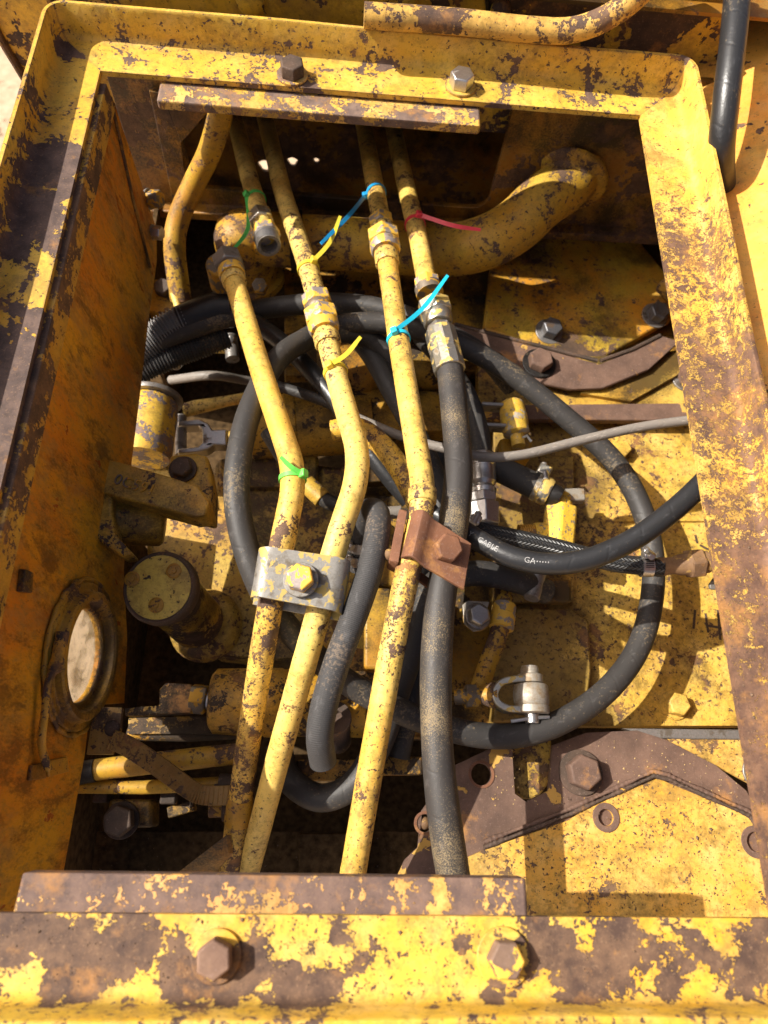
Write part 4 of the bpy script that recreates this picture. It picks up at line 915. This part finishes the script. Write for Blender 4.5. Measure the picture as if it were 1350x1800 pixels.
# ================================================================== CLAMPS
gc = thing("grey_saddle_clamp", "grey steel saddle clamp with one bolt holding the first two pipes", "clamp", U(530, 1025, -.14))
def P1(x, y, z): return U(x, y, z)
rows = []
NL = 22
A0, A1, B0, B1 = U(455, 966, -.098), U(617, 990, -.098), U(440, 1052, -.104), U(601, 1082, -.104)
ux = ((A1 - A0) + (B1 - B0)).normalized()
def saddle(A0, A1, B0, B1, drop, th, rl=.014):
    W_ = (A1 - A0).length; prof = []
    n = 8
    for i in range(n + 1):
        a = math.radians(100 - 100 * i / n); prof.append((rl - rl * math.sin(a) * 1.0 - 0, -(rl - rl * math.cos(a)) * drop))
    left = prof
    mb = MB(); st = []
    def prow(P, Q):
        d = (Q - P).normalized(); L_ = (Q - P).length; row = []
        for x, z in left: row.append(P + d * x + ZU * z)
        for i in range(1, 8): row.append(P + d * (rl + (L_ - 2 * rl) * i / 8) + ZU * (-.0006 * math.sin(math.pi * i / 8)))
        for x, z in left[::-1]: row.append(P + d * (L_ - x) + ZU * z)
        return row
    r0, r1 = prow(A0, A1), prow(B0, B1); n = len(r0)
    v = r0 + r1 + [p - ZU * th for p in r0] + [p - ZU * th for p in r1]; f = []
    for i in range(n - 1):
        f += [[i, i + 1, n + i + 1, n + i], [2 * n + i, 3 * n + i, 3 * n + i + 1, 2 * n + i + 1], [i, 2 * n + i, 2 * n + i + 1, i + 1], [n + i, n + i + 1, 3 * n + i + 1, 3 * n + i]]
    f += [[0, n, 3 * n, 2 * n], [n - 1, 3 * n - 1, 4 * n - 1, 2 * n - 1]]
    return mb.add(v, f)
saddle(A0 + ZU * .014, A1 + ZU * .014, B0 + ZU * .014, B1 + ZU * .014, 1.0, .003).build("saddle", M_GREY, gc, bevel=.0007, sm=50)
MB().plate([p - ZU * .022 for p in (A0, A1, B1, B0)], V((0, 0, -.003))).build("back_plate", M_GREY, gc, bevel=.0006)
bolt(gc, U(529, 1020, -.0855), V((-.05, -.05, 1)), .023, .012, M_NUT, .25, .0165, M_GREY)
rcl = thing("rusty_clamp", "rusty brown plate clamp with one bolt gripping pipe and pressure hose", "clamp", U(765, 965, -.13))
ZR = -.074
TL, TR, BR, BL = U(728, 890, ZR), U(829, 955, ZR - .012), U(816, 1036, ZR - .014), U(707, 972, ZR - .004)
mid = lambda a, b, t: a.lerp(b, t)
v, n = [], 14
for e0, e1 in ((TL, TR), (BL, BR)):
    for i in range(n + 1):
        t = i / n; p = e0.lerp(e1, t); lift = 0
        if t < .34: lift = .006 * math.sin(math.pi * t / .34) - (.012 if t < .01 else .004 if t < .08 else 0)
        v.append(p + ZU * lift)
k = n + 1; f = []
v = v + [p - ZU * .0055 for p in v]
for i in range(n): f += [[i, i + 1, k + i + 1, k + i], [2 * k + i, 3 * k + i, 3 * k + i + 1, 2 * k + i + 1], [i, 2 * k + i, 2 * k + i + 1, i + 1], [k + i, k + i + 1, 3 * k + i + 1, 3 * k + i]]
f += [[0, k, 3 * k, 2 * k], [n, 2 * k + n, 3 * k + n, k + n]]
MB().add(v, f).build("top_plate", M_RUST, rcl, bevel=.0008, sm=35)
MB().plate(UU([(702, 894, -.088), (716, 897, -.088), (700, 992, -.092), (684, 984, -.092)]), V((0, 0, -.030))).build("rear_flange", M_RUST, rcl, bevel=.0015)
MB().plate(UU([(700, 975, -.13), (760, 1020, -.13), (752, 1032, -.13), (690, 985, -.13)]), V((0, 0, -.006))).build("lower_plate", M_RUST, rcl, bevel=.0008)
nrm = (TR - TL).cross(BL - TL).normalized(); nrm = nrm if nrm.z > 0 else -nrm
bc = UP(784, 966, nrm, nrm.dot(TL.lerp(BR, .6)))
bolt(rcl, bc, nrm, .024, .013, M_RUST, .35)
MB().ball(U(684, 975, -.10), .006, 12).build("stud_end", M_RUST2, rcl)

# ================================================================== CABLE TIES
def tie(label, path, y, r, tail, mat, side, name="cable_tie", group="coloured cable ties", tilt=.0, hd=None):
    p, d = at_y(path, y); d = (d + V((tilt, 0, tilt * .3))).normalized()
    t = thing(name, label, "cable tie", p, group)
    MB().lathe(p - d * .0027, d, [(r + .0003, 0), (r + .0016, .0002), (r + .0016, .0052), (r + .0003, .0054), (r + .0003, 0)], 40, cap=False).build("band", mat, t, sm=30)
    vw = (CAM - p).normalized(); vw = (vw - d * vw.dot(d)).normalized(); sd = vw.cross(d)      # sd: image side
    if sd.dot(RX) < 0: sd = -sd
    n_ = vw * math.cos(side) + sd * math.sin(side)
    h = p + n_ * (r + .003)
    tl = [V(q) for q in tail]
    MB().box(h, (d, n_, d.cross(n_)), (.0085, .0075, .0078)).build("head", mat, t, bevel=.0012)
    P = cat([h - (tl[0] - h).normalized() * .003, h] + tl, 6)
    mb = MB(); st = []
    for i, q in enumerate(P):
        dd = (P[min(i + 1, len(P) - 1)] - P[max(0, i - 1)]).normalized(); wv_ = dd.cross((CAM - q).normalized()).normalized(); up_ = wv_.cross(dd)
        wdt = .0026 * (1 - .35 * max(0, (i / len(P) - .75) * 4)); st.append([q + wv_ * wdt + up_ * .0007, q - wv_ * wdt + up_ * .0007, q - wv_ * wdt - up_ * .0007, q + wv_ * wdt - up_ * .0007])
    v = [x for s_ in st for x in s_]; f = []
    for i in range(len(st) - 1):
        for j in range(4): f.append([i * 4 + j, i * 4 + (j + 1) % 4, i * 4 + 4 + (j + 1) % 4, i * 4 + 4 + j])
    f += [[0, 1, 2, 3], [len(v) - 4, len(v) - 1, len(v) - 2, len(v) - 3]]
    mb.add(v, f).build("tail", mat, t, sm=30)
TG = plain("tie_green", (.10, .62, .12), .4); TGL = plain("tie_lime", (.16, .70, .10), .4); TB = plain("tie_blue", (.02, .33, .70), .4)
TC = plain("tie_cyan", (.02, .55, .75), .4); TY = plain("tie_yellow", (.80, .62, .05), .4); TR_ = plain("tie_red", (.78, .05, .07), .4)
tie("green cable tie on the cut pipe above its threaded end", path0, 352, PR, UU([(436, 400, -.19), (411, 438, -.195)]), TG, -.6, tilt=.05)
tie("blue cable tie above the third pipe coupling with long loose tail", path3, 340, PR, UU([(612, 380, -.135), (564, 428, -.12)]), TB, -1.0, tilt=.25)
tie("yellow cable tie with upright tail above the double hex coupling", path2, 474, PR, UU([(580, 425, -.13), (598, 380, -.12)]), TY, .6, tilt=-.06)
tie("red cable tie on the pipe that ends in the silver hose fitting", path4, 395, PR, UU([(795, 396, -.145), (845, 404, -.145)]), TR_, .45, tilt=-.05)
tie("cyan cable tie midway down the third pipe with long raised tail", path3, 597, PR, UU([(742, 543, -.125), (787, 484, -.115)]), TC, -.1, tilt=.12)
tie("yellow cable tie below the double hex coupling", path2, 655, PR, UU([(608, 623, -.11), (634, 592, -.10)]), TY, -.2, tilt=.1)
tie("bright green cable tie at the bend of the elbow pipe", path1, 842, PR, UU([(513, 822, -.085), (493, 803, -.08)]), TGL, .75, tilt=.0)

# ================================================================== FITTINGS ON THE DECK
bs = thing("bow_shackle", "silver u shaped clevis with pin and pale worn bush on the deck", "clevis", U(920, 1240, -.25))
zs = -.222
us = cat(UU([(925, 1196, zs), (900, 1196, zs), (878, 1202, zs), (867, 1220, zs), (872, 1236, zs), (888, 1246, zs), (905, 1248, zs), (935, 1247, zs)]), 6)
ub = MB(); T_, N_ = frames(us)
st = []
for q, tt in zip(us, T_):
    sd = tt.cross(ZU).normalized(); st.append([q + sd * .0034 + ZU * .011, q - sd * .0034 + ZU * .011, q - sd * .0034 - ZU * .011, q + sd * .0034 - ZU * .011])
v = [x for s_ in st for x in s_]; f = []
for i in range(len(st) - 1):
    for j in range(4): f.append([i * 4 + j, i * 4 + (j + 1) % 4, i * 4 + 4 + (j + 1) % 4, i * 4 + 4 + j])
f += [[0, 1, 2, 3], [len(v) - 4, len(v) - 1, len(v) - 2, len(v) - 3]]
ub.add(v, f).build("bow", M_ZINCP, bs, bevel=.0012)
pa, pb = U(931, 1176, zs), U(936, 1272, zs)
M_BUSH = metal("bush_worn", c=(.38, .34, .28), rough=.5, dirt=.5, seed=33, mt=.4, dc=(.22, .14, .06))
MB().cyl(pa, pb, .0075, 20).build("pin", M_ZINC, bs, bevel=.001)
MB().lathe(pa, pb - pa, [(.009, -.003), (.010, 0), (.010, .006), (.009, .007)], 24).build("pin_head", M_BUSH, bs)
MB().lathe(pa + (pb - pa) * .10, pb - pa, [(.0125, 0), (.0140, .001), (.0140, .009), (.0125, .010)], 28).build("bush", M_BUSH, bs)
MB().lathe(pa + (pb - pa) * .29, pb - pa, [(.0170, 0), (.0188, .002), (.0195, .012), (.0188, .021), (.0170, .023)], 28).build("bush", M_BUSH, bs)
MB().lathe(pa + (pb - pa) * .67, pb - pa, [(.0175, 0), (.0190, .001), (.0190, .008), (.0175, .009)], 28).build("bush", M_BUSH, bs)
MB().tube(UU([(898, 1268, zs + .002), (935, 1262, zs + .004), (965, 1260, zs + .002)]), .0022, 10).build("split_pin", M_ZINC, bs)
MB().cyl(U(800, 1225, -.235), U(868, 1222, zs), .0085, 20).build("rod", M_NUT2, bs)
MB().hex(U(818, 1224, -.232), V((1, 0, 0)), .024, .014).build("lock_nut", M_NUT2, bs, bevel=.001)
MB().lathe(U(842, 1222, -.226), V((1, 0, .1)), [(.008, 0), (.010, .004), (.014, .014), (.014, .018)], 20).build("socket", M_PIPED, bs)
# upper clevis
uc = thing("yellow_clevis", "yellow capped clevis pin with a steel fork below the brown bracket", "clevis", U(905, 780, -.26))
zu = -.222
pa, pb = U(898, 706, zu), U(912, 786, zu)
M_CLV = paint("clevis_paint", chip=.42, cs=50, spots=.5, seed=160, grime=.15, d1=(.3, .26, .2), d2=(.4, .34, .26))
MB().lathe(pa, pb - pa, [(.011, 0), (.0155, .004), (.0165, .014), (.0165, .020), (.0172, .021), (.0172, .034), (.0165, .035), (.0165, .046), (.014, .048), (.0085, .049), (.0085, .064)], 30).build("pin", M_CLV, uc, sm=35)
for y in (716, 752): MB().box(U(872, y, zu), (V((1, 0, 0)), V((0, 1, 0)), ZU), (.040, .005, .018)).build("fork_arm", M_STEEL, uc, bevel=.0015)
MB().tube(UU([(913, 772, zu + .006), (926, 766, zu + .006), (934, 776, zu + .004)]), .0018, 8).build("split_pin", M_ZINC, uc)
px_plate("base", [(878, 770), (938, 765), (934, 805), (880, 808)], -.255, .03, M_PIPED, uc, bevel=.004)
# short hose with brass clamp
sb = thing("short_stub_hose", "short thick black hose with a golden worn clamp above the yellow valve", "hose", U(920, 850, -.26))
a, b = U(852, 812, -.232), U(948, 858, -.226)
MB().cyl(a, b, .0165, 26).build("hose_body", M_RUB, sb)
d = (b - a).normalized(); MB().lathe(b - d * .006, d, [(.0172, 0), (.018, .001), (.018, .006), (.0172, .007), (.0172, .009), (.018, .010), (.018, .016), (.016, .020)], 26).build("clamp", M_ZINCP, sb)
MB().box(b + V((.004, .018, .012)), (d, V((0, 0, 1)), d.cross(ZU)), (.016, .010, .014)).build("clamp_lug", M_ZINCP, sb, bevel=.002)
MB().tube([b + d * .004 + V((0, .005, .016)), b + d * .004 + V((.001, .03, .010))], .004, 10).build("clamp_screw", M_ZINC, sb)
MB().lathe(b + d * .012, d, [(.014, 0), (.014, .01), (.012, .016)], 20).build("spigot", M_BLACK, sb)
# yellow valve
yv = thing("yellow_valve", "bright yellow cast tee valve with threaded side port above the braided hose", "valve", U(975, 930, -.27))
M_VALVE = paint("valve_paint", a=(.82, .52, .05), b=(.80, .46, .04), chip=.28, cs=40, spots=.65, seed=170, grime=.03, low=.2, d1=(.16, .15, .15), d2=(.22, .2, .19))
va, vb = U(988, 868, -.236), U(980, 958, -.236); vd = vb - va; VL = vd.length
MB().lathe(va, vd, [(.009, 0), (.011, .002), (.0115, .006), (.010, .008), (.010, .011), (.0135, .012), (.0135, .018), (.0125, .020)], 26).build("neck", M_VALVE, yv)
MB().hex(va + vd.normalized() * .019, vd, .038, VL - .015, .2, .15).build("body", M_VALVE, yv, bevel=.003)
sa, sb_ = U(974, 936, -.236), U(905, 938, -.238)
MB().cyl(sa, sa.lerp(sb_, .5), .0125, 22).build("side_port", M_VALVE, yv, bevel=.001)
MB().lathe(sa.lerp(sb_, .5), sb_ - sa, [(.0105 + (.0007 if i % 2 else 0), i * .0013) for i in range(16)], 20).build("thread", M_PIPED, yv, sm=20)
MB().box(U(1008, 872, -.24), (V((1, .05, 0)), V((0, 1, 0)), ZU), (.026, .017, .014)).build("tab", M_BUSH, yv, bevel=.002)
# plug and union below the cable
pl = thing("steel_plug", "small steel plug tilted under the printed cable", "plug", U(940, 1040, -.27))
MB().cyl(U(945, 1008, -.245), U(934, 1052, -.24), .0105, 20, .0095).build("body", M_STEEL, pl, bevel=.001)
MB().cyl(U(926, 1010, -.25), U(922, 1040, -.25), .006, 14).build("stem", M_PIPED, pl)
px_plate("block", [(945, 1015), (1005, 1018), (1005, 1058), (950, 1055)], -.262, .02, M_ENGD, pl, bevel=.003)
nb = thing("bolt_and_tab_washer", "bright bolt head on a bent tab washer beside the pressure hose", "bolt", U(832, 1085, -.26))
px_plate("tab_washer", [(813, 1063), (822, 1056), (861, 1058), (856, 1072), (852, 1078), (850, 1106), (832, 1110), (816, 1096)], -.236, .003, M_BUSH, nb, bevel=.0008)
MB().lathe(U(838, 1084, -.236), V((.15, .05, 1)), [(.0155, 0), (.0155, .004), (.013, .006)], 24).build("washer", M_STEEL, nb)
MB().hex(U(838, 1084, -.231), V((.15, .05, 1)), .022, .012, .1).build("head", M_ZINC, nb, bevel=.001)
MB().cyl(U(838, 1086, -.29), U(838, 1086, -.235), .016, 20).build("post", M_ENGD, nb)
un = thing("union_pipe", "short dirty yellow pipe with a grey union collar behind the u shaped clevis", "pipe", U(850, 1190, -.28))
MB().tube(dense(cat(UU([(884, 1040, -.262), (886, 1060, -.250), (878, 1110, -.246), (860, 1160, -.25), (842, 1210, -.262)]), 6), .005), .0108, 20).build("tube", M_PIPED, un)
a, b = U(888, 1062, -.247), U(881, 1104, -.244); MB().lathe(a, b - a, [(.0125, 0), (.0135, .002), (.0135, .012), (.0145, .013), (.0145, (b - a).length), (.012, (b - a).length + .001)], 26).build("collar", M_NUT, un)
# loose hoses dark beneath
hose("deep_hose", "dark hose lying deep under the pressure hose beside the clamp", [(770, 800, -.27), (760, 900, -.275), (748, 1010, -.275), (735, 1120, -.28), (720, 1230, -.285), (700, 1330, -.30)], .0135, M_RUB)

# ================================================================== GRIT
def grit(name, label_, n, region, z, mat, smin=.0006, smax=.0016, zf=None):
    mb = MB(); rnd = random.Random(hash(name) % 1000 if False else len(name) * 7 + n)
    for _ in range(n):
        if zf: p = zf(rnd)
        else: p = U(rnd.uniform(region[0], region[2]), rnd.uniform(region[1], region[3]), z)
        s_ = rnd.uniform(smin, smax) * (2.2 if rnd.random() < .06 else 1); a = rnd.uniform(0, 6.28)
        d1 = V((math.cos(a), math.sin(a), rnd.uniform(-.2, .2))) * s_; d2 = V((-math.sin(a), math.cos(a), rnd.uniform(-.2, .2))) * s_ * rnd.uniform(.4, 1.)
        mb.add([p + d1, p + d2, p - d1 * .9, p - d2 * .8, p + ZU * s_ * .6], [[0, 1, 4], [1, 2, 4], [2, 3, 4], [3, 0, 4], [3, 2, 1, 0]])
    return mb.build(name, mat, label=label_, cat="grit", kind="stuff")
M_GRITD = rusty("grit_dark", a=(.07, .045, .03), b=(.16, .10, .06), org=.2, pat=0, seed=51)
M_GRITL = rusty("grit_pale", a=(.40, .27, .12), b=(.62, .42, .16), org=.1, pat=0, seed=52)
grit("rail_grit", "fine dark rust grit lying on the near rail", 500, None, 0, M_GRITD, .0003, .0009, lambda r: V((r.uniform(-.21, .33), r.uniform(-.117, -.076), .0003)))
grit("right_rail_grit", "fine dark rust grit lying on the right rail", 700, None, 0, M_GRITD, .0003, .0010, lambda r: V((r.uniform(.325, .364), r.uniform(-.06, .72), .0003)))
grit("cover_grit", "scattered rust grit and paint flakes on the lower right yellow cover", 420, (950, 1400, 1320, 1600), ZB + .0045, M_GRITD, .0005, .0014)
grit("flange_grit", "pale dust and paint flakes on the brown flange", 300, (860, 1300, 1300, 1420), ZB + .0003, M_GRITL, .0003, .0010)
grit("deck_grit", "dark grit scattered over the sunlit deck", 500, (1045, 760, 1330, 1270), ZD + .0003, M_GRITD, .0004, .0014)
grit("shelf_grit", "crumbs of dirt on the dark lower shelf", 160, (120, 1470, 720, 1600), -.4195, M_GRITD, .0004, .0012)
